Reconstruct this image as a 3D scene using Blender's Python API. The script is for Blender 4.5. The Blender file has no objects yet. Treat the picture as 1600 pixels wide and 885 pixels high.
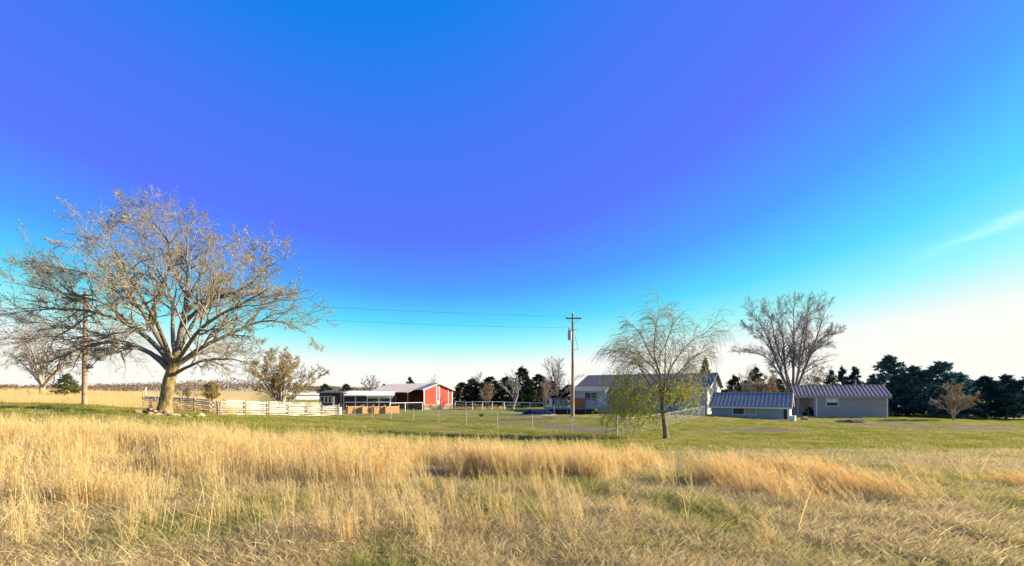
import bpy, math, random
import numpy as np
sc = bpy.context.scene
COL = sc.collection
# ------------------------------------------------------------------ camera
F, HZ, EYE = 700.0, 610.0, 1.7          # focal length and horizon of the photo, in its pixels; eye height in m
cam = bpy.data.cameras.new('camera'); cam_o = bpy.data.objects.new('camera', cam); COL.objects.link(cam_o)
cam_o.location = (0, 0, EYE); cam_o.rotation_euler = (math.pi/2, 0, 0)
cam.sensor_width = 36; cam.lens = 36*F/1600; cam.shift_y = (HZ-442.5)/1600
cam.clip_start = .05; cam.clip_end = 6000
sc.camera = cam_o
# ------------------------------------------------------------------ sky and sun
SUN_AZ, SUN_EL, SKY, EXPO = 82.0, 21.0, .12, 1.4
def lin(c): return tuple(((v/255+.055)/1.055)**2.4 if v > 10 else v/255/12.92 for v in c)+(1,)
w = bpy.data.worlds.new('World'); sc.world = w; w.use_nodes = True
nt = w.node_tree; N = nt.nodes; L = nt.links; bg = N['Background']
def wm(op, a=None, b=None, c=None):
    n = N.new('ShaderNodeMath'); n.operation = op
    for i, v in enumerate((a, b, c)):
        if v is None: continue
        if isinstance(v, (int, float)): n.inputs[i].default_value = v
        else: L.new(v, n.inputs[i])
    return n.outputs[0]
s = N.new('ShaderNodeTexSky'); s.sky_type = 'NISHITA'; s.sun_disc = False
s.sun_elevation = math.radians(SUN_EL); s.sun_rotation = math.radians(SUN_AZ)
s.air_density = 1.0; s.dust_density = .45; s.ozone_density = 3
bw = N.new('ShaderNodeRGBToBW'); L.new(s.outputs[0], bw.inputs[0])
tc = N.new('ShaderNodeTexCoord'); sep = N.new('ShaderNodeSeparateXYZ'); L.new(tc.outputs['Generated'], sep.inputs[0])
lg = wm('LOGARITHM', bw.outputs[0], 2)
mr = N.new('ShaderNodeMapRange'); mr.inputs[1].default_value = -.12; mr.inputs[2].default_value = 3.8; L.new(lg, mr.inputs[0])
hor = wm('EXPONENT', wm('MULTIPLY', wm('ABSOLUTE', sep.outputs[2]), -11.0))       # pale air low over the land
val = wm('MULTIPLY_ADD', hor, .50, mr.outputs[0])
# one thin streak of cirrus low on the sunny side
az = wm('ARCTAN2', sep.outputs[0], sep.outputs[1])
off = wm('SUBTRACT', sep.outputs[2], wm('MULTIPLY_ADD', az, .30, -.005))
nz = N.new('ShaderNodeTexNoise'); nz.inputs['Scale'].default_value = 9; nz.inputs['Detail'].default_value = 5
mp = N.new('ShaderNodeMapping'); mp.inputs['Scale'].default_value = (1, 1, 5); L.new(tc.outputs['Generated'], mp.inputs[0]); L.new(mp.outputs[0], nz.inputs[0])
off = wm('MULTIPLY_ADD', wm('SUBTRACT', nz.outputs[0], .5), .03, off)
streak = wm('EXPONENT', wm('MULTIPLY', wm('MULTIPLY', off, off), -11000.0))
gate = N.new('ShaderNodeMapRange'); gate.inputs[1].default_value = .69; gate.inputs[2].default_value = .86; gate.interpolation_type = 'SMOOTHSTEP'; L.new(az, gate.inputs[0])
val = wm('MULTIPLY_ADD', wm('MULTIPLY', streak, gate.outputs[0]), .08, val)
ramp = N.new('ShaderNodeValToRGB'); L.new(val, ramp.inputs[0])
stops = [(0, (0, 128, 222)), (.08, (24, 130, 236)), (.17, (72, 122, 250)), (.30, (90, 122, 255)), (.43, (82, 165, 255)), (.56, (96, 220, 255)), (.68, (160, 250, 255)), (.84, (250, 254, 250)), (1, (255, 254, 246))]
while len(ramp.color_ramp.elements) < len(stops): ramp.color_ramp.elements.new(.5)
for e, (p, c) in zip(ramp.color_ramp.elements, stops): e.position = p; e.color = lin(c)
vm = N.new('ShaderNodeVectorMath'); vm.operation = 'SCALE'; vm.inputs['Scale'].default_value = 1/SKY/2**EXPO
L.new(ramp.outputs[0], vm.inputs[0]); L.new(vm.outputs[0], bg.inputs[0]); bg.inputs[1].default_value = SKY
sun = bpy.data.lights.new('sun', 'SUN'); sun_o = bpy.data.objects.new('sun', sun); COL.objects.link(sun_o)
sun.energy = 5.0; sun.angle = math.radians(.5); sun.color = (1, .86, .64)
sun_o.rotation_euler = (math.radians(90-SUN_EL), 0, math.radians(180-SUN_AZ)); sun_o.location = (60, 20, 40)
sc.view_settings.view_transform = 'Standard'; sc.view_settings.look = 'None'
sc.view_settings.exposure = EXPO; sc.view_settings.gamma = 1.0
sc.cycles.max_bounces = 6; sc.cycles.transparent_max_bounces = 12; sc.cycles.transmission_bounces = 4

# ------------------------------------------------------------------ helpers
rng = np.random.default_rng(7); random.seed(7)
def P(px, py, Y): return np.array(((px-800)/F*Y, Y, EYE-(py-HZ)/F*Y))
def X_(px, Y): return (px-800)/F*Y
def fastmesh(name, V, quads=None, tris=None, mats=(), qm=None, tm=None, smooth=False, attr=None):
    me = bpy.data.meshes.new(name)
    V = np.asarray(V, np.float32).reshape(-1, 3)
    q = np.zeros((0, 4), np.int32) if quads is None else np.asarray(quads, np.int32).reshape(-1, 4)
    t = np.zeros((0, 3), np.int32) if tris is None else np.asarray(tris, np.int32).reshape(-1, 3)
    me.vertices.add(len(V)); me.vertices.foreach_set('co', V.ravel())
    me.loops.add(q.size+t.size); me.loops.foreach_set('vertex_index', np.concatenate((q.ravel(), t.ravel())))
    me.polygons.add(len(q)+len(t))
    me.polygons.foreach_set('loop_start', np.concatenate((np.arange(len(q))*4, q.size+np.arange(len(t))*3)).astype(np.int32))
    for m in mats: me.materials.append(m)
    if qm is not None or tm is not None:
        a = np.zeros(len(q), np.int32) if qm is None else np.asarray(qm, np.int32)
        b = np.zeros(len(t), np.int32) if tm is None else np.asarray(tm, np.int32)
        me.polygons.foreach_set('material_index', np.concatenate((a, b)))
    if smooth: me.polygons.foreach_set('use_smooth', np.ones(len(q)+len(t), bool))
    if attr:
        for k, v in attr.items():
            a = me.attributes.new(k, 'FLOAT', 'POINT'); a.data.foreach_set('value', np.asarray(v, np.float32))
    me.update(calc_edges=True)
    return me
def link(name, me, parent=None, loc=None, rot=None, scl=None):
    o = bpy.data.objects.new(name, me); COL.objects.link(o); o.parent = parent
    if loc is not None: o.location = loc
    if rot is not None: o.rotation_euler = rot
    if scl is not None: o.scale = scl
    return o
def tag(o, label, cat, group=None):
    o['label'] = label; o['category'] = cat
    if group: o['group'] = group
    return o
def thing(name, label, cat, loc, rz=0, group=None):
    return tag(link(name, None, None, loc, (0, 0, rz)), label, cat, group)
def copy_tree(o, parent=None):
    c = o.copy(); COL.objects.link(c); c.parent = parent
    for ch in o.children: copy_tree(ch, c)
    return c
class MB:
    """collects simple solids into ONE mesh"""
    def __init__(s): s.v = []; s.f = []
    def add(s, v, f):
        b = len(s.v); s.v += [tuple(map(float, p)) for p in v]; s.f += [tuple(b+i for i in q) for q in f]; return s
    def box(s, x0, x1, y0, y1, z0, z1):
        return s.add([(x0,y0,z0),(x1,y0,z0),(x1,y1,z0),(x0,y1,z0),(x0,y0,z1),(x1,y0,z1),(x1,y1,z1),(x0,y1,z1)],
                     [(3,2,1,0),(4,5,6,7),(0,1,5,4),(1,2,6,5),(2,3,7,6),(3,0,4,7)])
    def bar(s, a, b, w, h=None, k=4, up=(0, 0, 1)):
        a = np.array(a, float); b = np.array(b, float); h = h or w; d = b-a; d /= np.linalg.norm(d)
        u = np.array(up, float)
        if abs(d@u) > .95: u = np.array((1., 0, 0))
        sx = np.cross(d, u); sx /= np.linalg.norm(sx); sz = np.cross(sx, d)
        vs = []
        for p in (a, b):
            for i in range(k):
                an = 2*math.pi*(i+.5)/k; f_ = math.sqrt(2) if k == 4 else 1
                vs.append(p+sx*math.cos(an)*w/2*f_+sz*math.sin(an)*h/2*f_)
        fs = [(i, (i+1) % k, k+(i+1) % k, k+i) for i in range(k)]+[tuple(range(k-1, -1, -1)), tuple(range(k, 2*k))]
        return s.add(vs, fs)
    def prism(s, poly, a, b, axis=0):
        """polygon in the two other axes pulled from a to b along axis"""
        n = len(poly); vs = []
        for t in (a, b):
            for p in poly: q = list(p); q.insert(axis, t); vs.append(q)
        return s.add(vs, [tuple(range(n)), tuple(range(2*n-1, n-1, -1))]+[(i, n+i, n+(i+1) % n, (i+1) % n) for i in range(n)])
    def build(s, name, m, parent=None, loc=None, rot=None, bevel=0, smooth=False):
        me = bpy.data.meshes.new(name); me.from_pydata(s.v, [], s.f); me.materials.append(m); me.update()
        import bmesh
        bm = bmesh.new(); bm.from_mesh(me); bmesh.ops.recalc_face_normals(bm, faces=bm.faces)
        if bevel: bmesh.ops.bevel(bm, geom=bm.edges[:], offset=bevel, segments=1, affect='EDGES')
        bm.to_mesh(me); bm.free()
        if smooth: me.polygons.foreach_set('use_smooth', np.ones(len(me.polygons), bool))
        return link(name, me, parent, loc, rot)
# ------------------------------------------------------------------ materials
def new_mat(name):
    m = bpy.data.materials.new(name); m.use_nodes = True; return m, m.node_tree.nodes, m.node_tree.links
def mat(name, c1, c2=None, scale=6, rough=.8, bump=0, metal=0, stretch=(1, 1, 1), detail=6, spec=.3, island=0):
    m, n, l = new_mat(name); b = n['Principled BSDF']
    b.inputs['Roughness'].default_value = rough; b.inputs['Metallic'].default_value = metal; b.inputs['Specular IOR Level'].default_value = spec
    if c2 is None: c2 = tuple(v*.75 for v in c1)
    t = n.new('ShaderNodeTexCoord'); mp = n.new('ShaderNodeMapping'); mp.inputs['Scale'].default_value = stretch
    l.new(t.outputs['Object'], mp.inputs[0])
    nz = n.new('ShaderNodeTexNoise'); nz.inputs['Scale'].default_value = scale; nz.inputs['Detail'].default_value = detail; nz.inputs['Roughness'].default_value = .65
    l.new(mp.outputs[0], nz.inputs[0])
    r = n.new('ShaderNodeValToRGB'); r.color_ramp.elements[0].position = .32; r.color_ramp.elements[1].position = .68
    r.color_ramp.elements[0].color = (*c2, 1); r.color_ramp.elements[1].color = (*c1, 1)
    l.new(nz.outputs[0], r.inputs[0]); out = r.outputs[0]
    if island:
        oi = n.new('ShaderNodeObjectInfo'); hs = n.new('ShaderNodeHueSaturation'); mm = n.new('ShaderNodeMapRange')
        mm.inputs[3].default_value = 1-island; mm.inputs[4].default_value = 1+island
        l.new(oi.outputs['Random'], mm.inputs[0]); l.new(mm.outputs[0], hs.inputs['Value']); l.new(out, hs.inputs['Color']); out = hs.outputs[0]
    l.new(out, b.inputs['Base Color'])
    if bump:
        bp = n.new('ShaderNodeBump'); bp.inputs['Strength'].default_value = bump; bp.inputs['Distance'].default_value = .03
        l.new(nz.outputs[0], bp.inputs['Height']); l.new(bp.outputs[0], b.inputs['Normal'])
    return m
def leaf_mat(name, stops, transl=.35, tint=None, noise=0, obj=.0):
    """foliage and grass: colour by each blade's own value 'v', optionally mixed to tint colour by the instance"""
    m, n, l = new_mat(name); n.remove(n['Principled BSDF']); out = n['Material Output']
    a = n.new('ShaderNodeAttribute'); a.attribute_name = 'v'
    r = n.new('ShaderNodeValToRGB')
    while len(r.color_ramp.elements) < len(stops): r.color_ramp.elements.new(.5)
    for i, (e, c) in enumerate(zip(r.color_ramp.elements, stops)): e.position = i/max(1, len(stops)-1); e.color = (*c, 1)
    l.new(a.outputs['Fac'], r.inputs[0]); c = r.outputs[0]
    if tint:
        ti = n.new('ShaderNodeAttribute'); ti.attribute_name = 'tint'; ti.attribute_type = 'INSTANCER'
        mx = n.new('ShaderNodeMix'); mx.data_type = 'RGBA'; mx.blend_type = 'MIX'
        r2 = n.new('ShaderNodeValToRGB'); r2.color_ramp.elements[0].color = (*tint[0], 1); r2.color_ramp.elements[1].color = (*tint[1], 1)
        l.new(a.outputs['Fac'], r2.inputs[0])
        l.new(ti.outputs['Fac'], mx.inputs[0]); l.new(c, mx.inputs[6]); l.new(r2.outputs[0], mx.inputs[7]); c = mx.outputs[2]
    if obj:
        oi = n.new('ShaderNodeObjectInfo'); hs = n.new('ShaderNodeHueSaturation'); mm = n.new('ShaderNodeMapRange')
        mm.inputs[3].default_value = 1-obj; mm.inputs[4].default_value = 1+obj
        l.new(oi.outputs['Random'], mm.inputs[0]); l.new(mm.outputs[0], hs.inputs['Value']); l.new(c, hs.inputs['Color']); c = hs.outputs[0]
    d = n.new('ShaderNodeBsdfDiffuse'); t = n.new('ShaderNodeBsdfTranslucent'); ms = n.new('ShaderNodeMixShader'); ms.inputs[0].default_value = transl
    l.new(c, d.inputs[0]); l.new(c, t.inputs[0]); l.new(d.outputs[0], ms.inputs[1]); l.new(t.outputs[0], ms.inputs[2]); l.new(ms.outputs[0], out.inputs[0])
    return m
M = {}
M['bark'] = mat('bark', (.26, .21, .15), (.10, .085, .07), 14, .95, .8, stretch=(1, 1, .25), spec=.1)
M['moss_bark'] = mat('mossy_bark', (.42, .31, .12), (.05, .04, .03), 7, .95, .9, stretch=(1, 1, .35), spec=.1)
M['pale_bark'] = mat('pale_bark', (.42, .37, .31), (.24, .2, .17), 10, .95, .6, stretch=(1, 1, .3), spec=.1)
M['grey_bark'] = mat('grey_bark', (.24, .21, .19), (.12, .105, .1), 10, .95, .6, stretch=(1, 1, .3), spec=.1)
M['twig'] = mat('twig_bark', (.30, .25, .19), (.19, .155, .125), 3, .9, spec=.15)
M['twig_tan'] = mat('tan_twig_bark', (.36, .28, .18), (.24, .18, .12), 3, .9, spec=.15)
M['twig_grey'] = mat('grey_twig_bark', (.32, .28, .25), (.2, .175, .16), 3, .9, spec=.15)
M['willow_twig'] = mat('willow_twig', (.40, .34, .21), (.28, .235, .15), 3, .8, spec=.2)
M['bud'] = leaf_mat('buds', [(.30, .28, .12), (.48, .42, .2), (.36, .36, .14)], .45)
M['willow_leaf'] = leaf_mat('willow_leaves', [(.20, .23, .02), (.42, .41, .04), (.30, .27, .06)], .45)
M['gold_leaf'] = leaf_mat('golden_leaves', [(.28, .2, .07), (.42, .33, .13), (.3, .26, .11)], .4)
M['brown_leaf'] = leaf_mat('brown_leaves', [(.22, .13, .07), (.30, .2, .11), (.2, .15, .09)], .3)
M['cedar'] = leaf_mat('cedar_foliage', [(.018, .032, .018), (.035, .055, .03), (.06, .075, .04)], .2, obj=.35)
M['flare_cedar'] = leaf_mat('flare_tinted_cedar_foliage', [(.035, .085, .09), (.055, .125, .125), (.08, .15, .14)], .2, obj=.3)  # bluish cedar foliage, lightened to paint in the lens-flare veil
M['green_cedar'] = leaf_mat('green_conifer_foliage', [(.06, .09, .02), (.12, .15, .03), (.15, .17, .05)], .3)
M['woods'] = leaf_mat('far_woods', [(.16, .105, .075), (.22, .155, .11), (.12, .095, .07)], .2)
M['rail'] = mat('weathered_rail', (.56, .51, .43), (.26, .23, .20), 7, .9, .5, stretch=(.35, 1, 1), island=.22)
M['post_wood'] = mat('weathered_post', (.42, .36, .28), (.22, .18, .14), 8, .9, .5, stretch=(1, 1, .3))
M['pole_wood'] = mat('pole_wood', (.44, .32, .2), (.22, .14, .09), 7, .85, .4, stretch=(1, 1, .12))
M['dark_pole'] = mat('creosote_pole', (.20, .12, .09), (.10, .06, .05), 6, .85, .4, stretch=(1, 1, .12))
M['galv'] = mat('galvanised_steel', (.5, .5, .49), (.36, .36, .36), 10, .45, 0, .7)
M['chain'] = mat('chain_wire', (.36, .36, .35), (.28, .28, .27), 10, .5, 0, .4)
M['white'] = mat('white_paint', (.80, .79, .76), (.62, .61, .58), 4, .6)
M['roof_white'] = mat('pale_metal_roof', (.82, .80, .76), (.68, .66, .62), 2, .6, .05, 0, stretch=(1, .2, 1))
M['red'] = mat('red_siding', (.62, .085, .045), (.50, .065, .04), 5, .6, .1, stretch=(4, 4, .2))
M['shaded_red'] = mat('shaded_red_boards', (.22, .03, .03), (.12, .02, .02), 4, .8)  # barn red darkened: shade of the open side put into the colour
M['grey_metal_roof'] = mat('old_metal_roof', (.52, .46, .43), (.33, .28, .26), 3, .5, .1, .2, stretch=(1, .2, 1))
M['ribbed'] = mat('ribbed_metal_roof', (.46, .34, .26), (.35, .255, .2), 2, .6, .03, .1, stretch=(1, .15, 1))
M['shingle'] = mat('house_roof', (.26, .195, .15), (.18, .135, .105), 3, .8, .1, 0)
M['blue_wall'] = mat('pale_blue_siding', (.46, .47, .46), (.38, .39, .39), 2, .7, .05, stretch=(.2, .2, 5))
M['grey_wall'] = mat('grey_siding', (.36, .325, .28), (.32, .285, .245), 1.5, .6, .05, stretch=(5, 5, .2))
M['tealgrey_wall'] = mat('blue_grey_siding', (.33, .35, .35), (.28, .30, .30), 1.5, .6, .05, stretch=(5, 5, .2))
M['cream'] = mat('cream_siding', (.74, .66, .52), (.62, .55, .43), 3, .7)
M['tan_wood'] = mat('tan_wood', (.52, .31, .14), (.36, .2, .09), 5, .7, .1, stretch=(4, 4, .3))
M['orange_wood'] = mat('orange_stained_wood', (.42, .13, .035), (.28, .08, .025), 4, .6, .1, stretch=(4, 4, .3))
M['firewood'] = mat('cut_firewood', (.74, .42, .16), (.46, .22, .07), 9, .85, island=.2)
M['log_bark'] = mat('firewood_bark', (.30, .19, .1), (.17, .1, .06), 9, .9)
M['deck'] = mat('weathered_deck_boards', (.36, .31, .28), (.22, .19, .17), 5, .85, .2, stretch=(1, 1, .3), island=.25)
M['stone'] = mat('field_stone', (.52, .38, .24), (.20, .14, .09), 2.2, .9, .5, island=.3)
M['foundation'] = mat('mortar', (.58, .52, .44), (.46, .41, .35), 8, .9, .3)
M['dark_wood'] = mat('dark_weathered_boards', (.10, .095, .11), (.055, .05, .06), 5, .8, .2, stretch=(4, 4, .3))
M['black'] = mat('black_paint', (.02, .02, .022), (.012, .012, .013), 5, .5)
M['dirt'] = mat('bare_soil', (.17, .125, .09), (.09, .065, .05), 3, 1, .8)
M['tarp'] = mat('dark_blue_tarp', (.02, .035, .07), (.010, .016, .03), 3, .9, .6, spec=.05)
M['concrete'] = mat('pale_concrete', (.52, .49, .44), (.4, .37, .33), 6, .9, .3)
M['feather'] = mat('black_feathers', (.018, .016, .016), (.008, .008, .008), 30, .55, .4)
M['comb'] = mat('red_comb', (.45, .03, .02), None, 20, .6)
M['tyre'] = mat('tyre_rubber', (.03, .03, .03), (.02, .02, .02), 20, .9)
M['rim'] = mat('pale_rim', (.45, .43, .38), (.35, .33, .3), 10, .5)
M['tin_grey'] = mat('transformer_grey', (.40, .41, .42), (.33, .34, .35), 4, .5, 0, .3)
def glass_mat():
    m, n, l = new_mat('window_glass'); b = n['Principled BSDF']
    nz = n.new('ShaderNodeTexNoise'); nz.inputs['Scale'].default_value = 1.3
    r = n.new('ShaderNodeValToRGB'); r.color_ramp.elements[0].color = (.012, .022, .026, 1); r.color_ramp.elements[1].color = (.03, .05, .055, 1)
    l.new(nz.outputs[0], r.inputs[0]); l.new(r.outputs[0], b.inputs['Base Color'])
    b.inputs['Roughness'].default_value = .12; b.inputs['Specular IOR Level'].default_value = .3
    return m
M['glass'] = glass_mat()
M['curtain'] = mat('window_blind', (.45, .36, .22), (.36, .28, .17), 4, .8, stretch=(.2, .2, 6))

# ------------------------------------------------------------------ terrain
CP = []                                        # (X, Y, Z) points read off the things that stand on the ground
def cp(px, py, Y): p = P(px, py, Y); CP.append((p[0], p[1], p[2]))
for x in (-40, -15, 0, 15, 40): CP.append((x, -12, 0)); CP.append((x*.6, 2, 0))
CP += [(0, 5, 0), (-6, 6, .03), (7, 6, 0), (0, 9, -.17), (0, 14, -.5), (-9, 10, .08), (-14, 16, .12), (10, 10, -.25), (16, 14, -.5), (0, 22, -.98), (12, 22, -1.05)]
for a in ((963,682,29.5),(829,674,33.6),(729,667,37.8),(646,660,41.9),(611,656,44),(525,650,50),(1010,673,36),(1069,659,45),(1100,650.5,52),(1040,686,28.1),
          (895,652,45),(262,648,27),(132,633,33),(225,638,42),(330,648,35),(60,617,60),(100,613,110),(15,613,90),(662,641,70),(710,639,73),(728,641,72),(786,640,72),
          (1238,657.5,49),(1175,654.5,50),(1277,651,60),(1388,653,54),(1600,662,50),(1500,661,46),(1450,675,34),(1600,690,26),(860,649,60),(940,648,58),(400,640,60),(580,642,66)):
    cp(*a)
CP += [(-60, 20, .5), (-80, 60, 1.3), (-110, 130, 1.35), (-45, 130, .6), (0, 130, -1.2), (70, 100, -1.8), (120, 60, -1.8), (130, 130, -1.8), (70, 15, -1.2), (-40, 90, .1), (0, 100, -1.4)]
CP = np.array(CP)
def U(r2): return np.where(r2 > 0, r2*np.log(np.maximum(r2, 1e-12)), 0)
_A = CP[:, :2]; _n = len(CP)
_K = U(((_A[:, None]-_A[None])**2).sum(-1))+np.eye(_n)*25
_Q = np.hstack((np.ones((_n, 1)), _A)); _S = np.block([[_K, _Q], [_Q.T, np.zeros((3, 3))]])
_W = np.linalg.solve(_S, np.concatenate((CP[:, 2], np.zeros(3))))
def height(x, y):
    x = np.asarray(x, float); y = np.asarray(y, float); sh = np.broadcast(x, y).shape
    p = np.stack((np.broadcast_to(x, sh).ravel(), np.broadcast_to(y, sh).ravel()), 1)
    z = np.empty(len(p))
    for i in range(0, len(p), 20000):
        q = p[i:i+20000]; z[i:i+20000] = U(((q[:, None]-_A[None])**2).sum(-1))@_W[:_n]+_W[_n]+q@_W[_n+1:]
    z = np.clip(z, -2.6, 1.45)
    r = np.hypot(p[:, 0], p[:, 1]-45); far = np.clip((r-95)/80, 0, 1); far = far*far*(3-2*far)
    zf = -1.2-p[:, 0]*0
    left = np.clip((-p[:, 0]-.25*p[:, 1])/60, 0, 1); zf = zf+left*2.2
    z = z*(1-far)+zf*far
    z = z+.035*np.sin(p[:, 0]*1.7+1.3*np.sin(p[:, 1]*.8))*np.sin(p[:, 1]*1.45+.6)+.02*np.sin(p[:, 0]*3.9+p[:, 1]*2.3)
    return z.reshape(sh)
def G(x, y): return float(height(x, y))
def gp(px, Y, dz=0): x = X_(px, Y); return (x, Y, G(x, Y)+dz)
def vnoise(x, y, s, seed=0):
    """smooth value noise in 0..1"""
    r = np.random.default_rng(seed).random((64, 64)); x = np.asarray(x)/s+100; y = np.asarray(y)/s+100
    i = np.floor(x).astype(int); j = np.floor(y).astype(int); u = x-i; v = y-j; u = u*u*(3-2*u); v = v*v*(3-2*v)
    g = lambda a, b: r[a % 64, b % 64]
    return (g(i, j)*(1-u)+g(i+1, j)*u)*(1-v)+(g(i, j+1)*(1-u)+g(i+1, j+1)*u)*v
# where the mown lawn begins and where the wild field stands
def lawn_edge(x, y): return 15.5+.0*x+2.0*(vnoise(x, y, 6, 3)-.5)+np.clip(x-6, 0, 40)*.05
def lawn(x, y):
    """1 on the mown yard, 0 in the dry field"""
    e = lawn_edge(x, y); a = np.clip((y-e)/2.0, 0, 1)
    far_left = np.clip((y-(33+.0*x)+.6*(vnoise(x, y, 5, 9)-.5))/1.5, 0, 1)*np.clip((-x-.52*y-2)/3, 0, 1)*1.0
    return a*(1-far_left)
gx = np.sinh(np.linspace(-1, 1, 241)*5.2)/math.sinh(5.2)*2500
gy = np.concatenate((np.linspace(-40, 1.9, 15), 2+np.sinh(np.linspace(0, 1, 240)*5.6)/math.sinh(5.6)*3500))
GX, GY = np.meshgrid(gx, gy); GZ = height(GX, GY)
nx, ny = len(gx), len(gy); idx = np.arange(nx*ny).reshape(ny, nx)
quads = np.stack((idx[:-1, :-1], idx[:-1, 1:], idx[1:, 1:], idx[1:, :-1]), -1)
def dirt_patch(x, y):
    d = np.zeros_like(x)
    for px, Y, rx, ry in ((1450, 41, 9, 2.2), (1360, 46, 8, 1.5), (1530, 37, 7, 1.6), (1185, 36, 4, 2.0), (815, 44, 3.2, 2.6), (885, 37, 3, 2), (930, 34, 2.5, 2), (640, 33, 5, 1.5), (565, 52, 6, 2)):
        cx = X_(px, Y); d = np.maximum(d, np.exp(-(((x-cx)/rx)**2+((y-Y)/ry)**2)))
    return np.clip(d*1.7-.6*vnoise(x, y, 1.2, 5), 0, 1)
def ground_mat():
    m, n, l = new_mat('ground'); b = n['Principled BSDF']; b.inputs['Roughness'].default_value = 1; b.inputs['Specular IOR Level'].default_value = .05
    t = n.new('ShaderNodeTexCoord')
    def noise(sc_, det=6, ro=.6):
        z = n.new('ShaderNodeTexNoise'); z.inputs['Scale'].default_value = sc_; z.inputs['Detail'].default_value = det; z.inputs['Roughness'].default_value = ro
        l.new(t.outputs['Object'], z.inputs[0]); return z.outputs[0]
    def rmp(src, cols, p0=.3, p1=.7):
        r = n.new('ShaderNodeValToRGB')
        while len(r.color_ramp.elements) < len(cols): r.color_ramp.elements.new(.5)
        for i, (e, c) in enumerate(zip(r.color_ramp.elements, cols)): e.position = p0+(p1-p0)*i/(len(cols)-1); e.color = (*c, 1)
        l.new(src, r.inputs[0]); return r.outputs[0]
    def mix(f, a, c):
        x = n.new('ShaderNodeMix'); x.data_type = 'RGBA'; l.new(f, x.inputs[0]); l.new(a, x.inputs[6]); l.new(c, x.inputs[7]); return x.outputs[2]
    def at(nm): a = n.new('ShaderNodeAttribute'); a.attribute_name = nm; return a.outputs['Fac']
    dry = rmp(noise(3.0), [(.07, .055, .03), (.18, .135, .07), (.10, .10, .03), (.24, .18, .09)])
    green = rmp(noise(.9, 8, .75), [(.13, .15, .028), (.20, .215, .04), (.30, .27, .085), (.17, .19, .035)])
    fine = rmp(noise(7, 4), [(.10, .10, .03), (.26, .26, .07)])
    green = mix(rmp(noise(4, 3), [(0, 0, 0), (.7, .7, .7)]), green, fine)
    gold = rmp(noise(.6, 6, .7), [(.48, .30, .11), (.62, .44, .17), (.42, .30, .12)])
    soil = rmp(noise(5), [(.12, .085, .06), (.24, .175, .12)])
    c = mix(at('lawn'), dry, green); c = mix(at('gold'), c, gold); c = mix(at('soil'), c, soil)
    l.new(c, b.inputs['Base Color'])
    bp = n.new('ShaderNodeBump'); bp.inputs['Strength'].default_value = .9; bp.inputs['Distance'].default_value = .08
    l.new(noise(6, 8, .7), bp.inputs['Height']); l.new(bp.outputs[0], b.inputs['Normal'])
    return m
la = lawn(GX, GY)
gold_f = np.clip((GY-33.5)/1.5, 0, 1)*np.clip((-GX-.52*GY-2)/3, 0, 1)
gold_f = np.maximum(gold_f, np.clip((GY-100)/30, 0, 1)*.6)
gnd = link('field', fastmesh('field', np.stack((GX, GY, GZ), -1), quads, mats=[ground_mat()], smooth=True,
      attr={'lawn': la.ravel(), 'gold': gold_f.ravel(), 'soil': dirt_patch(GX, GY).ravel()}))
gnd['kind'] = 'structure'

# ------------------------------------------------------------------ grass
def blades(n, rad, l0, l1, w, lean0, lean1, seed, wind=(0, 0), curl=.5, tuft=1, base_pow=.5, seg=3):
    r = np.random.default_rng(seed)
    a = r.uniform(0, 2*np.pi, n); d = rad*r.random(n)**base_pow
    base = np.stack((np.cos(a)*d, np.sin(a)*d, np.full(n, -.02)), 1)
    if tuft > 1:                                          # blades gather in tufts
        c = base[r.integers(0, max(1, n//tuft), n)]; base = c+np.c_[r.normal(0, rad*.06, (n, 2)), np.zeros(n)]
    az = r.uniform(0, 2*np.pi, n); le = r.uniform(lean0, lean1, n); ln = r.uniform(l0, l1, n)*r.uniform(.7, 1, n)
    d0 = np.stack((np.cos(az)*np.sin(le)+wind[0]*.35, np.sin(az)*np.sin(le)+wind[1]*.35, np.cos(le)), 1)
    bend = np.stack((np.cos(az)*curl+wind[0], np.sin(az)*curl+wind[1], -np.full(n, curl*.55)), 1)*r.uniform(.3, 1.1, n)[:, None]
    side = np.cross(d0, r.normal(size=(n, 3))); side /= np.linalg.norm(side, axis=1)[:, None]
    V = np.empty((n, 2*seg+1, 3)); p = base.copy(); d = d0.copy()
    wv = w*r.uniform(.6, 1.3, n)
    for k in range(seg):
        ww = wv*(1-.25*k/seg)
        V[:, 2*k] = p-side*ww[:, None]/2; V[:, 2*k+1] = p+side*ww[:, None]/2
        dn = d/np.linalg.norm(d, axis=1)[:, None]; p = p+dn*(ln/seg)[:, None]; d = d+bend/seg
    V[:, 2*seg] = p
    b = (np.arange(n)*(2*seg+1))[:, None]
    q = np.concatenate([np.stack((b[:, 0]+2*k, b[:, 0]+2*k+1, b[:, 0]+2*k+3, b[:, 0]+2*k+2), 1) for k in range(seg-1)])
    t = np.stack((b[:, 0]+2*seg-2, b[:, 0]+2*seg-1, b[:, 0]+2*seg), 1)
    return V.reshape(-1, 3), q, t, np.repeat(r.random(n), 2*seg+1), (base, p, d, ln)
def merge(parts):
    Vs, Qs, Ts, vs, o = [], [], [], [], 0
    for V, q, t, v in parts:
        Vs.append(V); Qs.append(np.asarray(q).reshape(-1, 4)+o); Ts.append(np.asarray(t).reshape(-1, 3)+o); vs.append(v); o += len(V)
    return np.concatenate(Vs), np.concatenate(Qs), np.concatenate(Ts), np.concatenate(vs)
def clump_collection(name, makers, m):
    c = bpy.data.collections.new(name)
    for i, parts in enumerate(makers):
        V, q, t, v = merge(parts)
        c.objects.link(bpy.data.objects.new('%s_%02d' % (name, i), fastmesh(name, V, q, t, [m], attr={'v': v})))
    return c
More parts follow.
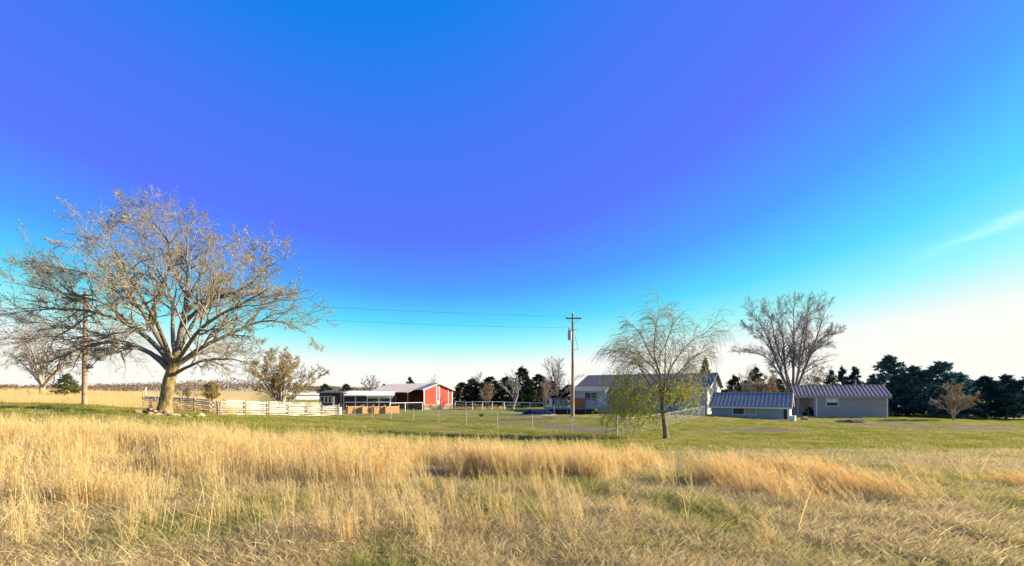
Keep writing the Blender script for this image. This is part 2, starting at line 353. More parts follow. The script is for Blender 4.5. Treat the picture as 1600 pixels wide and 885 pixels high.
def scatter(name, coll, pos, rot, scl, idx, tint, label, cat):
    n = len(pos); me = bpy.data.meshes.new(name); me.vertices.add(n); me.vertices.foreach_set('co', np.asarray(pos, np.float32).ravel())
    def at(k, ty, dat, f): a = me.attributes.new(k, ty, 'POINT'); a.data.foreach_set(f, np.asarray(dat).ravel())
    at('rot', 'FLOAT_VECTOR', rot.astype(np.float32), 'vector'); at('scl', 'FLOAT', scl.astype(np.float32), 'value')
    at('idx', 'INT', idx.astype(np.int32), 'value'); at('tint', 'FLOAT', tint.astype(np.float32), 'value')
    o = link(name, me); o['kind'] = 'stuff'; o['label'] = label; o['category'] = cat
    g = bpy.data.node_groups.new(name, 'GeometryNodeTree')
    g.interface.new_socket('Geometry', in_out='INPUT', socket_type='NodeSocketGeometry'); g.interface.new_socket('Geometry', in_out='OUTPUT', socket_type='NodeSocketGeometry')
    gi = g.nodes.new('NodeGroupInput'); go = g.nodes.new('NodeGroupOutput'); ip = g.nodes.new('GeometryNodeInstanceOnPoints'); ci = g.nodes.new('GeometryNodeCollectionInfo')
    ci.inputs['Collection'].default_value = coll; ci.inputs['Separate Children'].default_value = True; ci.inputs['Reset Children'].default_value = True
    def na(k, ty): a = g.nodes.new('GeometryNodeInputNamedAttribute'); a.data_type = ty; a.inputs['Name'].default_value = k; return a.outputs[0]
    lk = g.links.new; lk(gi.outputs[0], ip.inputs['Points']); lk(ci.outputs[0], ip.inputs['Instance']); ip.inputs['Pick Instance'].default_value = True
    lk(na('idx', 'INT'), ip.inputs['Instance Index']); lk(na('rot', 'FLOAT_VECTOR'), ip.inputs['Rotation']); lk(na('scl', 'FLOAT'), ip.inputs['Scale']); lk(ip.outputs[0], go.inputs[0])
    md = o.modifiers.new('scatter', 'NODES'); md.node_group = g
    return o
def sample(n, y0, y1, pw=1.0, margin=1.06):
    """random ground points inside the view, between two distances"""
    y = y0+(y1-y0)*rng.random(n)**pw; x = rng.uniform(-1, 1, n)*y*(800/F)*margin
    return x, y
STRAW = [(.50, .38, .20), (.62, .47, .25), (.42, .30, .14), (.68, .56, .36)]
M['mat_grass'] = leaf_mat('matted_grass', [(.40, .28, .11), (.66, .51, .26), (.30, .22, .085), (.84, .72, .46), (.34, .27, .09), (.76, .62, .35)], .42, tint=((.16, .19, .02), (.36, .37, .07)))
M['sedge'] = leaf_mat('broomsedge', [(.66, .47, .17), (.80, .63, .30), (.56, .38, .12), (.86, .74, .45)], .45, tint=((.64, .34, .09), (.68, .40, .13)))
M['lawn_grass'] = leaf_mat('lawn_blades', [(.16, .19, .025), (.31, .32, .05), (.24, .25, .035)], .42, tint=((.40, .31, .12), (.56, .46, .21)))
# short matted winter grass
mats_ = clump_collection('matted_clump', [[blades(80, .22, .10, .28, .0052, .5, 1.4, 20+i, wind=(-.25, 0), curl=.8)[:4], blades(28, .2, .08, .2, .005, .1, .9, 60+i, curl=.5)[:4]] for i in range(6)], M['mat_grass'])
x1, y1 = sample(9500, 3.2, 10.5, 1.0); x2, y2 = sample(6500, 9, 17.5, .8)
x = np.concatenate((x1, x2)); y = np.concatenate((y1, y2)); keep = lawn(x, y) < .9; x, y = x[keep], y[keep]; n = len(x)
gn = vnoise(x, y, 1.3, 11)*.6+vnoise(x, y, .45, 12)*.4
tint = np.clip((gn-.46)*3.6, 0, .95)*rng.random(n)**.5
scatter('matted_grass', mats_, np.c_[x, y, height(x, y)], np.c_[rng.normal(0, .1, (n, 2)), rng.normal(0, .9, n)], rng.uniform(.75, 1.35, n)*(1+np.clip((y-9)/20, 0, .5)), rng.integers(0, 6, n), tint,
        'short matted straw and green winter grass covering the foreground', 'grass')
# tall broomsedge
def sedge_clump(i, stems, rad, hi):
    V, q, t, v, (b, tip, d, ln) = blades(stems, rad, hi*.65, hi, .0055, .02, .22, 100+i, wind=(-.16, 0), curl=.10, seg=4)
    r = np.random.default_rng(300+i); parts = [(V, q, t, v)]
    parts.append(blades(stems//2, rad*1.2, hi*.25, hi*.6, .006, .15, .8, 140+i, wind=(-.3, 0), curl=.6)[:4])
    # the plume: short wisps up the top half of each stem
    m = 9; top = V.reshape(stems, 9, 3); k = r.integers(0, stems, stems*m); f = r.uniform(.45, 1, stems*m)
    lv = np.stack([top[:, 0], top[:, 2], top[:, 4], top[:, 6], top[:, 8]], 1); s_ = f*4; j = np.minimum(s_.astype(int), 3); u = (s_-j)[:, None]
    p = lv[k, j]*(1-u)+lv[k, j+1]*u
    dr = np.stack((r.normal(-.25, .35, len(k)), r.normal(0, .35, len(k)), r.uniform(.5, 1, len(k))), 1); dr /= np.linalg.norm(dr, axis=1)[:, None]
    ln_ = r.uniform(.05, .13, len(k))[:, None]; sd = np.cross(dr, r.normal(size=dr.shape)); sd /= np.linalg.norm(sd, axis=1)[:, None]
    W = np.stack((p-sd*.003, p+sd*.003, p+dr*ln_), 1); parts.append((W.reshape(-1, 3), np.zeros((0, 4), int), np.arange(len(k)*3).reshape(-1, 3), np.repeat(v.reshape(stems, 9)[k, 0], 3)))
    return parts
sed = clump_collection('broomsedge_clump', [sedge_clump(i, 15, .16, .95) for i in range(6)], M['sedge'])
def band(x, y):
    px = 800+x/y*F
    c = np.interp(px, [-50, 150, 400, 640, 860, 1000, 1150, 1300, 1480, 1650], [10.6, 11.8, 11.6, 10.8, 10.6, 10.8, 9.4, 8.9, 8.4, 8.0])
    hw = np.interp(px, [-50, 150, 400, 640, 860, 1000, 1150, 1300, 1480, 1650], [3.6, 3.4, 3.0, 2.6, 2.5, 2.3, 2.2, 2.0, 1.7, 1.2])
    d = np.clip(1.25-np.abs(y-c)/hw, 0, 1)
    k = np.interp(px, [-50, 900, 1000, 1100, 1650], [.28, .30, .38, .44, .52])
    return d, np.clip((vnoise(x, y, .9, 21)*.6+vnoise(x, y, 2.6, 22)*.4-k)*5, 0, 1)
x, y = sample(26000, 5.5, 17, .9); d, nn = band(x, y); keep = rng.random(len(x)) < d*nn*.55
x, y = x[keep], y[keep]
# the loose tuft at front left and scattered single wisps
tx = rng.normal(X_(150, 6.6), .5, 60); ty = rng.normal(6.6, .4, 60)
sx_, sy_ = sample(260, 4.6, 8, .8); k2 = (sx_ < 1) | (rng.random(260) < .3); sx_, sy_ = sx_[k2], sy_[k2]
fx = rng.uniform(-75, -20, 5200); fy = rng.uniform(33.5, 70, 5200); kf = (-fx-.52*fy-2 > 1) & (-fx/fy < 1.22); fx, fy = fx[kf], fy[kf]
nb = len(x)
X = np.concatenate((x, tx, sx_, fx)); Y = np.concatenate((y, ty, sy_, fy)); n = len(X)
pxs = 800+X/Y*F
rt = np.c_[rng.normal(0, .07, n), rng.normal(0, .08, n)-np.interp(pxs, [0, 500, 1000, 1300, 1600], [-.02, .02, .2, .5, .7]), rng.normal(0, .45, n)]
scl = rng.uniform(.65, 1.08, n)*np.interp(pxs, [0, 200, 700, 1000, 1250, 1600], [1.0, .98, 1.0, .92, .85, .72])
scl[nb:nb+60] *= .8; scl[nb+60:nb+60+len(sx_)] *= rng.uniform(.45, .8, len(sx_)); scl[nb+60+len(sx_):] *= 1.1
tint = np.interp(pxs, [0, 700, 1050, 1300, 1600], [.0, .05, .22, .5, .65])*rng.random(n)*1.2
scatter('broomsedge', sed, np.c_[X, Y, height(X, Y)], rt, scl, rng.integers(0, 6, n), np.clip(tint, 0, 1), 'tall golden broomsedge grass in a band across the field', 'grass')
# thin seed stalks standing above the near grass at left
stk = clump_collection('seed_stalk', [[blades(3, .06, .6, 1.0, .007, .05, .5, 500+i, wind=(.15, 0), curl=.3, seg=4)[:4]] for i in range(5)], M['sedge'])
x, y = sample(900, 4.2, 13, .8); k = rng.random(900) < np.interp(800+x/y*F, [0, 350, 700, 1600], [1, .7, .2, .1]); x, y = x[k], y[k]; n = len(x)
scatter('seed_stalks', stk, np.c_[x, y, height(x, y)], np.c_[rng.normal(0, .15, (n, 2)), rng.uniform(0, 6.3, n)], rng.uniform(.6, 1.1, n), rng.integers(0, 5, n), np.zeros(n), 'thin dry seed stalks rising from the foreground grass', 'grass')
# mown lawn tufts
lw = clump_collection('lawn_clump', [[blades(75, .40, .06, .17, .011, .2, 1.25, 700+i, curl=.6)[:4]] for i in range(5)], M['lawn_grass'])
x, y = sample(26000, 13.5, 58, .75); k = (lawn(x, y) > .25) & (dirt_patch(x, y) < .45*rng.random(len(x))+.2); x, y = x[k], y[k]; n = len(x)
tint = np.clip((vnoise(x, y, 2.2, 31)*.5+vnoise(x, y, .7, 32)*.5-.36)*3.2, 0, 1)*rng.uniform(.3, 1, n)
scatter('lawn_grass', lw, np.c_[x, y, height(x, y)], np.c_[rng.normal(0, .1, (n, 2)), rng.uniform(0, 6.3, n)], rng.uniform(.7, 1.3, n), rng.integers(0, 5, n), tint, 'short yellow-green yard grass between the field and the buildings', 'grass')

# ------------------------------------------------------------------ trees
def unit(v): return v/np.maximum(np.linalg.norm(v, axis=-1, keepdims=True), 1e-9)
def resample(pts, n):
    pts = np.asarray(pts, float); d = np.r_[0, np.cumsum(np.linalg.norm(np.diff(pts, axis=0), axis=1))]
    t = np.linspace(0, d[-1], n); lin_ = np.stack([np.interp(t, d, pts[:, k]) for k in range(3)], 1)
    for _ in range(2): lin_[1:-1] = .25*lin_[:-2]+.5*lin_[1:-1]+.25*lin_[2:]
    return lin_
def tubes(Pt, R, k):
    """Pt (N,n,3) centre lines, R (N,n) radii -> verts, quads"""
    Nn, n, _ = Pt.shape; T = unit(np.gradient(Pt, axis=1)); ov = unit(Pt[:, -1]-Pt[:, 0]+1e-6)
    ref = np.where(np.abs(ov[:, 2:3]) > .8, np.array([[1., .2, 0]]), np.array([[.1, .15, 1.]]))[:, None, :]
    A = unit(np.cross(T, np.broadcast_to(ref, T.shape))); B = np.cross(T, A)
    an = np.arange(k)*2*np.pi/k
    V = Pt[:, :, None]+R[:, :, None, None]*(A[:, :, None]*np.cos(an)[None, None, :, None]+B[:, :, None]*np.sin(an)[None, None, :, None])
    b = np.arange(Nn*n*k).reshape(Nn, n, k); b2 = np.roll(b, -1, 2)
    return V.reshape(-1, 3), np.stack((b[:, :-1], b2[:, :-1], b2[:, 1:], b[:, 1:]), -1).reshape(-1, 4)
def spawn(Pt, R, m, t0, t1, lf, ang, up, n, r, wob=.12, bend=(0, 0, 0), fall=.5, rf=.6, rend=.25, minlen=0, rmin=0):
    Nn, k, _ = Pt.shape; tot = Nn*m
    par = np.repeat(np.arange(Nn), m); t = t0+(t1-t0)*((np.tile(np.arange(m), Nn)+r.random(tot))/m)
    s_ = t*(k-1); j = np.minimum(s_.astype(int), k-2); u = (s_-j)[:, None]
    p = Pt[par, j]*(1-u)+Pt[par, j+1]*u; tan = unit(Pt[par, j+1]-Pt[par, j]); rad = R[par, j]*(1-u[:, 0])+R[par, j+1]*u[:, 0]
    plen = np.linalg.norm(np.diff(Pt, axis=1), axis=2).sum(1)[par]
    perp = unit(np.cross(tan, r.normal(size=(tot, 3)))); a = r.uniform(*ang, tot)[:, None]
    d = unit(tan*np.cos(a)+perp*np.sin(a)+np.array((0, 0, 1.))*up)
    ln = np.maximum(lf*plen*(1-fall*t)*r.uniform(.6, 1.25, tot), minlen)
    Q = np.empty((tot, n, 3)); Q[:, 0] = p; bend = np.asarray(bend, float)
    for i in range(1, n):
        Q[:, i] = Q[:, i-1]+d*(ln/(n-1))[:, None]; d = unit(d+r.normal(0, wob, (tot, 3))+bend/(n-1))
    r0 = np.minimum(rad*rf, ln*.05+.004)
    return Q, np.maximum(r0[:, None]*np.linspace(1, rend, n)[None], rmin)
def leaves(Pt, per, size, r, t0=.3, spread=.05, elong=1.6):
    Nn, n, _ = Pt.shape; tot = Nn*per; par = np.repeat(np.arange(Nn), per); s_ = r.uniform(t0, 1, tot)*(n-1); j = np.minimum(s_.astype(int), n-2); u = (s_-j)[:, None]
    p = Pt[par, j]*(1-u)+Pt[par, j+1]*u+r.normal(0, spread, (tot, 3))
    a = unit(r.normal(size=(tot, 3))); b = unit(np.cross(a, r.normal(size=(tot, 3)))); sz = (size*r.uniform(.5, 1.4, tot))[:, None]
    V = np.stack((p, p+a*sz*elong*.5+b*sz*.4, p+a*sz*elong, p+a*sz*elong*.5-b*sz*.4), 1)
    return V.reshape(-1, 3), np.arange(tot*4).reshape(-1, 4), np.repeat(r.random(tot), 4)
def crown_mesh(name, tube_sets, leaf, m_twig, m_leaf):
    Vs, Qs, ms, vs, o = [], [], [], [], 0
    for Pt, R, k in tube_sets:
        V, q = tubes(Pt, R, k); Vs.append(V); Qs.append(q+o); ms.append(np.zeros(len(q), int)); vs.append(np.zeros(len(V))); o += len(V)
    if leaf is not None:
        V, q, v = leaf; Vs.append(V); Qs.append(q+o); ms.append(np.ones(len(q), int)); vs.append(v)
    return fastmesh(name, np.concatenate(Vs), np.concatenate(Qs), mats=[m_twig, m_leaf or m_twig], qm=np.concatenate(ms), attr={'v': np.concatenate(vs)})
def traced_tree(name, label, base, trunk, limbs, r, mt, ml, mtw, mleaf, lv, leaf=None, n0=12, sides=8, extra=()):
    """trunk, limbs: lists of (points relative to base, r0, r1)"""
    t = thing(name, label, 'tree', base)
    pt = resample(trunk[0], 24); rr = np.linspace(trunk[1], trunk[2], 24); rr[:5] *= (1.32, 1.2, 1.11, 1.05, 1.02)
    V, q = tubes(pt[None], rr[None], 20); V = V.reshape(24, 20, 3); th_ = np.arange(20)*2*np.pi/20; hz_ = np.linspace(0, 6, 24)[:, None]
    lump = 1+.07*np.sin(3*th_+1.2*np.sin(hz_))+.05*np.sin(7*th_+hz_*.8+1)+r.normal(0, .025, (24, 20)); V = (pt[:, None]+(V-pt[:, None])*lump[..., None]).reshape(-1, 3); link('trunk', fastmesh('trunk', V, q, mats=[mt], smooth=True), t)
    LP = np.stack([resample(l_[0], n0) for l_ in limbs]); LR = np.stack([np.linspace(l_[1], l_[2], n0) for l_ in limbs])
    LP[:, 2:] += np.cumsum(r.normal(0, .03, LP[:, 2:].shape), axis=1)
    for i in range(len(LP)):
        V, q = tubes(LP[i:i+1], LR[i:i+1], sides); link('limb', fastmesh('limb', V, q, mats=[ml], smooth=True), t)
    sets = []; Pt, R = LP, LR
    for li, a in enumerate(lv):
        if li == 0:                                   # long limbs carry more branches than short ones
            ll = np.linalg.norm(np.diff(LP, axis=1), axis=2).sum(1); res = []
            for i in range(len(LP)):
                kw = dict(a['s']); kw['m'] = max(3, round(kw['m']*ll[i]/ll.mean())); res.append(spawn(LP[i:i+1], LR[i:i+1], r=r, **kw))
            Pt = np.concatenate([q_[0] for q_ in res]); R = np.concatenate([q_[1] for q_ in res])
        else: Pt, R = spawn(Pt, R, r=r, **a['s'])
        sets.append((Pt, R, a['k']))
    lf = None
    if leaf: lf = leaves(Pt, leaf[0], leaf[1], r, *leaf[2:])
    link('crown', crown_mesh('crown', sets, lf, mtw, mleaf), t)
    return t
# --- the big spreading tree at left (limbs traced from the photograph, each with a depth of its own)
TY = 27.0; tb = gp(262, TY)
def tz(zx, zy, dy=0):
    px, py = zx/2.602, 320+zy/2.602; Yy = TY+dy; p = P(px, py, Yy); return (p[0]-tb[0], p[1]-tb[1], p[2]-tb[2])
def limb(pts, k, r0, r1, y0=0):
    q = []; x0, z0 = pts[0]
    for (a, b) in pts:
        dist = math.hypot(a-x0, b-z0)/2.602*TY/F; q.append(tz(a, b, y0+k*dist))
    return (q, r0, r1)
r = np.random.default_rng(11)
trunk = ([tz(668, 850), tz(676, 790), tz(684, 730), tz(696, 680), tz(712, 640), tz(722, 600)], .355, .25)
LB = [limb([(690,675),(635,610),(560,565),(490,550),(430,548),(340,580),(270,620),(210,640),(150,652)], -.15, .17, .02),
      limb([(480,572),(420,610),(380,650),(350,680)], .3, .045, .015, -.6),
      limb([(700,650),(650,590),(600,520),(530,485),(460,455),(380,430),(280,420),(150,430),(30,445)], .25, .17, .015),
      limb([(705,640),(640,540),(600,490),(570,420),(510,330),(450,270),(380,200),(300,170)], -.35, .15, .015),
      limb([(600,490),(620,420),(650,340),(700,270),(690,180),(640,90),(545,35)], .3, .11, .012, -.8),
      limb([(718,620),(740,500),(765,380),(760,280),(755,180),(765,60)], .05, .2, .015),
      limb([(765,390),(810,300),(850,210),(865,110)], .45, .1, .012),
      limb([(742,490),(800,430),(850,380),(930,365),(1010,320),(1070,250),(1110,240)], -.3, .13, .012),
      limb([(708,660),(745,635),(790,600),(860,555),(940,520),(1000,490),(1080,455),(1160,470),(1240,520)], .2, .16, .012),
      limb([(990,495),(1060,430),(1130,390),(1200,370)], .5, .07, .012, 1.0),
      limb([(694,700),(740,668),(800,640),(870,620),(950,620),(1010,640),(1050,662)], -.35, .11, .012),
      limb([(570,425),(480,360),(380,290),(250,260),(120,240)], .35, .10, .012, -.9),
      limb([(530,488),(480,430),(400,390),(250,350),(90,330),(10,310)], -.4, .09, .012, 1.2),
      limb([(715,620),(690,520),(720,420),(680,330),(600,200),(560,110)], 1.1, .14, .012),
      limb([(715,620),(760,520),(820,430),(900,330),(960,240),(990,190)], 1.0, .14, .012),
      limb([(705,640),(660,560),(640,470),(560,370),(480,220),(420,150)], -1.0, .13, .012),
      limb([(720,640),(770,560),(830,480),(900,440),(1000,390),(1100,330)], -1.1, .13, .012),
      limb([(700,650),(620,600),(520,570),(400,520),(260,500),(120,520)], 1.0, .13, .012),
      limb([(706,660),(745,640),(790,620),(880,580),(980,560),(1060,600)], 1.1, .11, .012)]
big_lv = [dict(s=dict(m=13, t0=.22, t1=1, lf=.42, ang=(.35, 1.0), up=.18, n=8, wob=.16, fall=.55, rf=.6, bend=(0, 0, .15)), k=5),
          dict(s=dict(m=9, t0=.15, t1=1, lf=.45, ang=(.35, 1.0), up=.10, n=6, wob=.18, fall=.4, rf=.65, rend=.35, rmin=.008), k=4),
          dict(s=dict(m=7, t0=.15, t1=1, lf=.5, ang=(.3, .95), up=.12, n=4, wob=.2, fall=.4, rf=.8, rend=.4, minlen=.3, rmin=.006), k=3)]
traced_tree('bare_tree', 'large spreading bare tree with leaning mossy trunk beside the rail fence', tb, trunk, LB, r, M['moss_bark'], M['bark'], M['twig'], M['bud'], big_lv, (2, .055, .3, .03))
# stones heaped round its foot
import bmesh
def stone_mesh(i):
    bm = bmesh.new(); bmesh.ops.create_icosphere(bm, subdivisions=2, radius=1); q = np.random.default_rng(i)
    ks = unit(q.normal(size=(7, 3))); 
    for v in bm.verts:
        c = np.array(v.co); d = 1.0
        for kk in ks: d = min(d, .72/max(.05, c@kk) if c@kk > .72 else 1.0)
        v.co = tuple(c*d*np.array((1.25, .9, .6)))
    me = bpy.data.meshes.new('stone'); bm.to_mesh(me); bm.free(); me.materials.append(M['stone']); return me
SM = [stone_mesh(900+i) for i in range(5)]
for i in range(34):
    a = rng.uniform(0, 6.28); d = rng.uniform(.55, 1.9); X0 = tb[0]+math.cos(a)*d*1.15; Y0 = tb[1]-abs(math.sin(a))*d*.8; s_ = rng.uniform(.10, .24)
    o = link('stone', SM[i % 5], None, (X0, Y0, G(X0, Y0)+s_*.25+(.16 if d < .95 else 0)), (rng.normal(0, .3), rng.normal(0, .3), rng.uniform(0, 6)), (s_, s_, s_))
    tag(o, 'pale field stone in the heap at the foot of the large bare tree', 'stone', 'stones heaped at the foot of the large bare tree')

# --- generic bare tree
def bare_tree(name, label, px, Y, top_py, width_px, seed, m_trunk, m_twig, m_leaf=None, leaf=(3, .06), nl=9, trunk_f=.22, stems=1, dens=(7, 6, 5), up=.12, lean=0, tr=None, group=None, base_dz=0, spread0=.15):
    r = np.random.default_rng(seed); b = gp(px, Y, base_dz); H = EYE-(top_py-HZ)/F*Y-b[2]; Wd = width_px/F*Y/2
    tr = tr or H*.028; limbs = []; th = H*trunk_f
    for i in range(nl):
        a = 2*math.pi*(i+.3*r.random())/nl; e = r.uniform(spread0, 1)
        if i == 0: e = .1
        ex, ey = math.cos(a)*Wd*e*1.0, math.sin(a)*Wd*e*.9; ez = H*(.95-.42*e*e+r.uniform(-.05, .03))
        z0 = th*r.uniform(.55, 1.0) if stems == 1 else r.uniform(0, .3)
        x0 = 0 if stems == 1 else math.cos(a)*.25; y0 = 0 if stems == 1 else math.sin(a)*.25
        pts = [(x0+lean*z0, y0, z0), (ex*.22+lean*z0, ey*.22, z0+(ez-z0)*.28), (ex*.55, ey*.55, z0+(ez-z0)*.62), (ex*.85, ey*.85, z0+(ez-z0)*.88), (ex, ey, ez)]
        limbs.append((pts, tr*r.uniform(.45, .7), .012))
    lv = [dict(s=dict(m=dens[0], t0=.25, t1=1, lf=.42, ang=(.3, .9), up=up, n=6, wob=.15, fall=.5, rf=.6, rmin=.014), k=4),
          dict(s=dict(m=dens[1], t0=.15, t1=1, lf=.45, ang=(.3, .9), up=up, n=5, wob=.18, fall=.4, rf=.65, rend=.4, rmin=.012), k=3),
          dict(s=dict(m=dens[2], t0=.15, t1=1, lf=.45, ang=(.3, .9), up=up, n=3, wob=.2, fall=.4, rf=.8, rend=.4, minlen=.3, rmin=.011), k=3)]
    t = traced_tree(name, label, b, ([(0, 0, -.1), (lean*th*.3, 0, th*.4), (lean*th, 0, th*1.02)], tr, tr*.72), limbs, r, m_trunk, m_trunk, m_twig, m_leaf, lv, leaf if m_leaf else None, n0=9, sides=6)
    if group: t['group'] = group
    return t
bare_tree('bare_tree', 'grey bare tree in the golden field behind the left utility pole', 66, 62, 512, 178, 21, M['pale_bark'], M['twig_grey'], M['gold_leaf'], (1, .07), nl=11, trunk_f=.16, dens=(8, 6, 5), stems=1, tr=.34)
bare_tree('budding_tree', 'broad low budding tree behind the pale rail fence, left of the white shed', 440, 58, 553, 140, 22, M['pale_bark'], M['twig_tan'], M['gold_leaf'], (6, .085), nl=14, trunk_f=.12, stems=3, dens=(8, 6, 5), tr=.26)
bare_tree('sapling', 'small golden-leaved sapling behind the corner of the rail fence', 333, 46, 598, 34, 23, M['pale_bark'], M['twig_tan'], M['gold_leaf'], (8, .09), nl=6, dens=(5, 4, 4), tr=.05)
bare_tree('bare_bush', 'thin brown bush between the large tree and the distant woods', 292, 60, 600, 46, 24, M['grey_bark'], M['twig_tan'], None, nl=8, stems=3, trunk_f=.1, dens=(6, 5, 4), tr=.07)
bare_tree('bare_tree', 'small rounded bare tree behind the white-roofed lean-to', 581, 96, 588, 46, 25, M['grey_bark'], M['twig_grey'], None, nl=9, trunk_f=.2, dens=(7, 6, 4))
bare_tree('bare_tree', 'pale bare tree rising above the cedars right of the red barn', 746, 93, 583, 44, 26, M['pale_bark'], M['twig_grey'], None, nl=9, dens=(7, 6, 4))
bare_tree('bare_tree', 'tall bare tree beside the utility pole, above the deck', 870, 84, 563, 74, 27, M['grey_bark'], M['twig_grey'], None, nl=12, dens=(8, 6, 5))
bare_tree('pale_tree', 'pale forked tree leaning in front of the dark cedars by the far fence', 801, 73.5, 583, 54, 28, M['pale_bark'], M['twig_grey'], None, nl=6, trunk_f=.34, lean=.35, dens=(6, 5, 4), tr=.24)
bare_tree('bare_tree', 'thin bare tree just behind the red barn roof', 676, 98, 591, 24, 29, M['grey_bark'], M['twig_grey'], None, nl=6, dens=(6, 4, 4))
bare_tree('brown_bush', 'brown leafy bush behind the low shed, left of the many-stemmed tree', 1205, 68, 583, 70, 30, M['grey_bark'], M['twig_tan'], M['brown_leaf'], (3, .1), nl=10, stems=3, trunk_f=.1, dens=(7, 5, 4), tr=.12)
bare_tree('brown_bush', 'brown leafy bush behind the long shed, right of the many-stemmed tree', 1277, 74, 574, 66, 31, M['grey_bark'], M['twig_tan'], M['brown_leaf'], (3, .1), nl=10, stems=3, trunk_f=.1, dens=(7, 5, 4), tr=.12)
bare_tree('bare_tree', 'scrubby bare tree among the dark cedars behind the low shed', 1172, 72, 572, 56, 32, M['grey_bark'], M['twig_grey'], None, nl=9, stems=3, trunk_f=.1, dens=(7, 5, 4), tr=.12)
bare_tree('tan_tree', 'small tan bare tree in front of the blue-green cedars at right', 1490, 50, 604, 70, 33, M['pale_bark'], M['twig_tan'], None, nl=11, trunk_f=.16, dens=(8, 6, 5), tr=.13)
bare_tree('bare_bush', 'grey-brown scrub bush between the tallest cedar and the deck', 852, 76, 598, 40, 35, M['grey_bark'], M['twig_tan'], None, nl=9, stems=3, trunk_f=.1, dens=(7, 5, 4), tr=.1)
bare_tree('bare_bush', 'brown scrub bush in front of the cedars behind the white pipe fence', 762, 77, 603, 40, 36, M['grey_bark'], M['twig_tan'], M['brown_leaf'], (1, .08), nl=9, stems=3, trunk_f=.1, dens=(7, 5, 4), tr=.1)
# --- many-stemmed tree behind the low shed
BY = 64.0; bb = gp(1237, BY)
def bz(zx, zy, dy=0): p = P(1130+zx/5.533, 460+zy/5.533, BY+dy); return (p[0]-bb[0], p[1]-bb[1], p[2]-bb[2])
def bl(pts, k, r0, r1): 
    n_ = len(pts); return ([bz(a, b, k*i/(n_-1)) for i, (a, b) in enumerate(pts)], r0, r1)
r = np.random.default_rng(44)
ST = [bl([(585,860),(480,650),(430,480),(380,370),(330,260),(220,150)], -2, 0.204, .02), bl([(590,850),(520,650),(530,450),(480,250),(440,120)], 1.5, 0.184, .02),
      bl([(605,850),(600,650),(620,450),(610,200),(620,60)], -1, 0.204, .02), bl([(615,850),(650,680),(700,480),(730,250),(730,80)], 2.5, 0.190, .02),
      bl([(625,850),(680,700),(740,520),(800,350),(880,130)], -2, 0.204, .02), bl([(700,640),(760,520),(850,440),(1010,310)], 1, 0.109, .02),
      bl([(570,830),(460,640),(350,520),(140,500)], 2, 0.136, .02), bl([(612,850),(650,700),(660,400),(790,110)], -3.5, 0.170, .02), bl([(595,850),(540,640),(450,430),(420,220),(350,110)], 3.5, 0.163, .02),
      bl([(430,480),(330,380),(170,250)], 1, 0.082, .02), bl([(740,520),(850,380),(960,290)], -2, 0.088, .02)]
lv = [dict(s=dict(m=20, t0=.2, t1=1, lf=.30, ang=(.3, .8), up=.2, n=6, wob=.13, fall=.5, rf=.55, rmin=.015), k=4),
      dict(s=dict(m=9, t0=.15, t1=1, lf=.45, ang=(.3, .9), up=.1, n=5, wob=.16, fall=.4, rf=.65, rend=.4, rmin=.012), k=3),
      dict(s=dict(m=6, t0=.15, t1=1, lf=.42, ang=(.3, .9), up=.1, n=3, wob=.2, fall=.4, rf=.8, rend=.5, minlen=.4, rmin=.010), k=3)]
traced_tree('many_stemmed_tree', 'tall many-stemmed bare tree standing behind the gap between the two sheds', bb, ([(0, 0, -.3), (0, 0, 1.2), (0, 0, 2.6)], .75, .6), ST, r, M['grey_bark'], M['grey_bark'], M['twig_grey'], None, lv)
# --- willow
WY = 28.1; wb = gp(1040, WY)
def wz(zx, zy, dy=0): p = P(920+zx/4.024, 480+zy/4.024, WY+dy); return (p[0]-wb[0], p[1]-wb[1], p[2]-wb[2])
def wl(pts, k, r0, r1):
    n_ = len(pts); return ([wz(a, b, k*i/(n_-1)) for i, (a, b) in enumerate(pts)], r0, r1)
r = np.random.default_rng(55)
WL = [wl([(465,545),(455,430),(430,370),(410,270),(430,170),(455,70)], .3, .08, .012), wl([(475,665),(530,620),(600,540),(650,480),(700,420)], -.8, .07, .012),
      wl([(472,545),(500,400),(570,290),(640,200),(735,150)], .8, .07, .01), wl([(458,565),(400,500),(330,420),(290,310),(240,220)], -.9, .06, .01),
      wl([(432,375),(370,270),(330,170),(280,110)], 1.0, .05, .01), wl([(465,560),(440,430),(360,330),(280,280),(180,290)], -1.6, .06, .01),
      wl([(470,540),(490,420),(480,280),(520,150),(540,90)], -1.4, .06, .01), wl([(470,560),(520,440),(600,360),(690,280)], 1.7, .06, .01),
      wl([(465,560),(410,450),(330,360),(210,330)], 1.8, .06, .01), wl([(468,600),(430,560),(380,520),(330,500)], -1.2, .05, .01), wl([(470,560),(560,420),(640,330),(740,260)], -1.5, .055, .01)]
lv = [dict(s=dict(m=15, t0=.25, t1=1, lf=.42, ang=(.3, .9), up=.25, n=7, wob=.12, fall=.35, rf=.5, bend=(-.35, 0, -.5), rmin=.009), k=4),
      dict(s=dict(m=14, t0=.2, t1=1, lf=.8, ang=(.3, 1.1), up=.1, n=7, wob=.08, fall=.2, rf=.6, rend=.4, bend=(-.75, 0, -1.9), minlen=.7, rmin=.0065), k=3)]
wt = traced_tree('willow_tree', 'young weeping willow with yellow-green whips in front of the house', wb, ([wz(487, 832), wz(476, 740), wz(462, 640), wz(466, 540)], .16, .10), WL, r, M['bark'], M['bark'], M['willow_twig'], M['willow_leaf'], lv, (1, .03, .2, .02, 2.4))
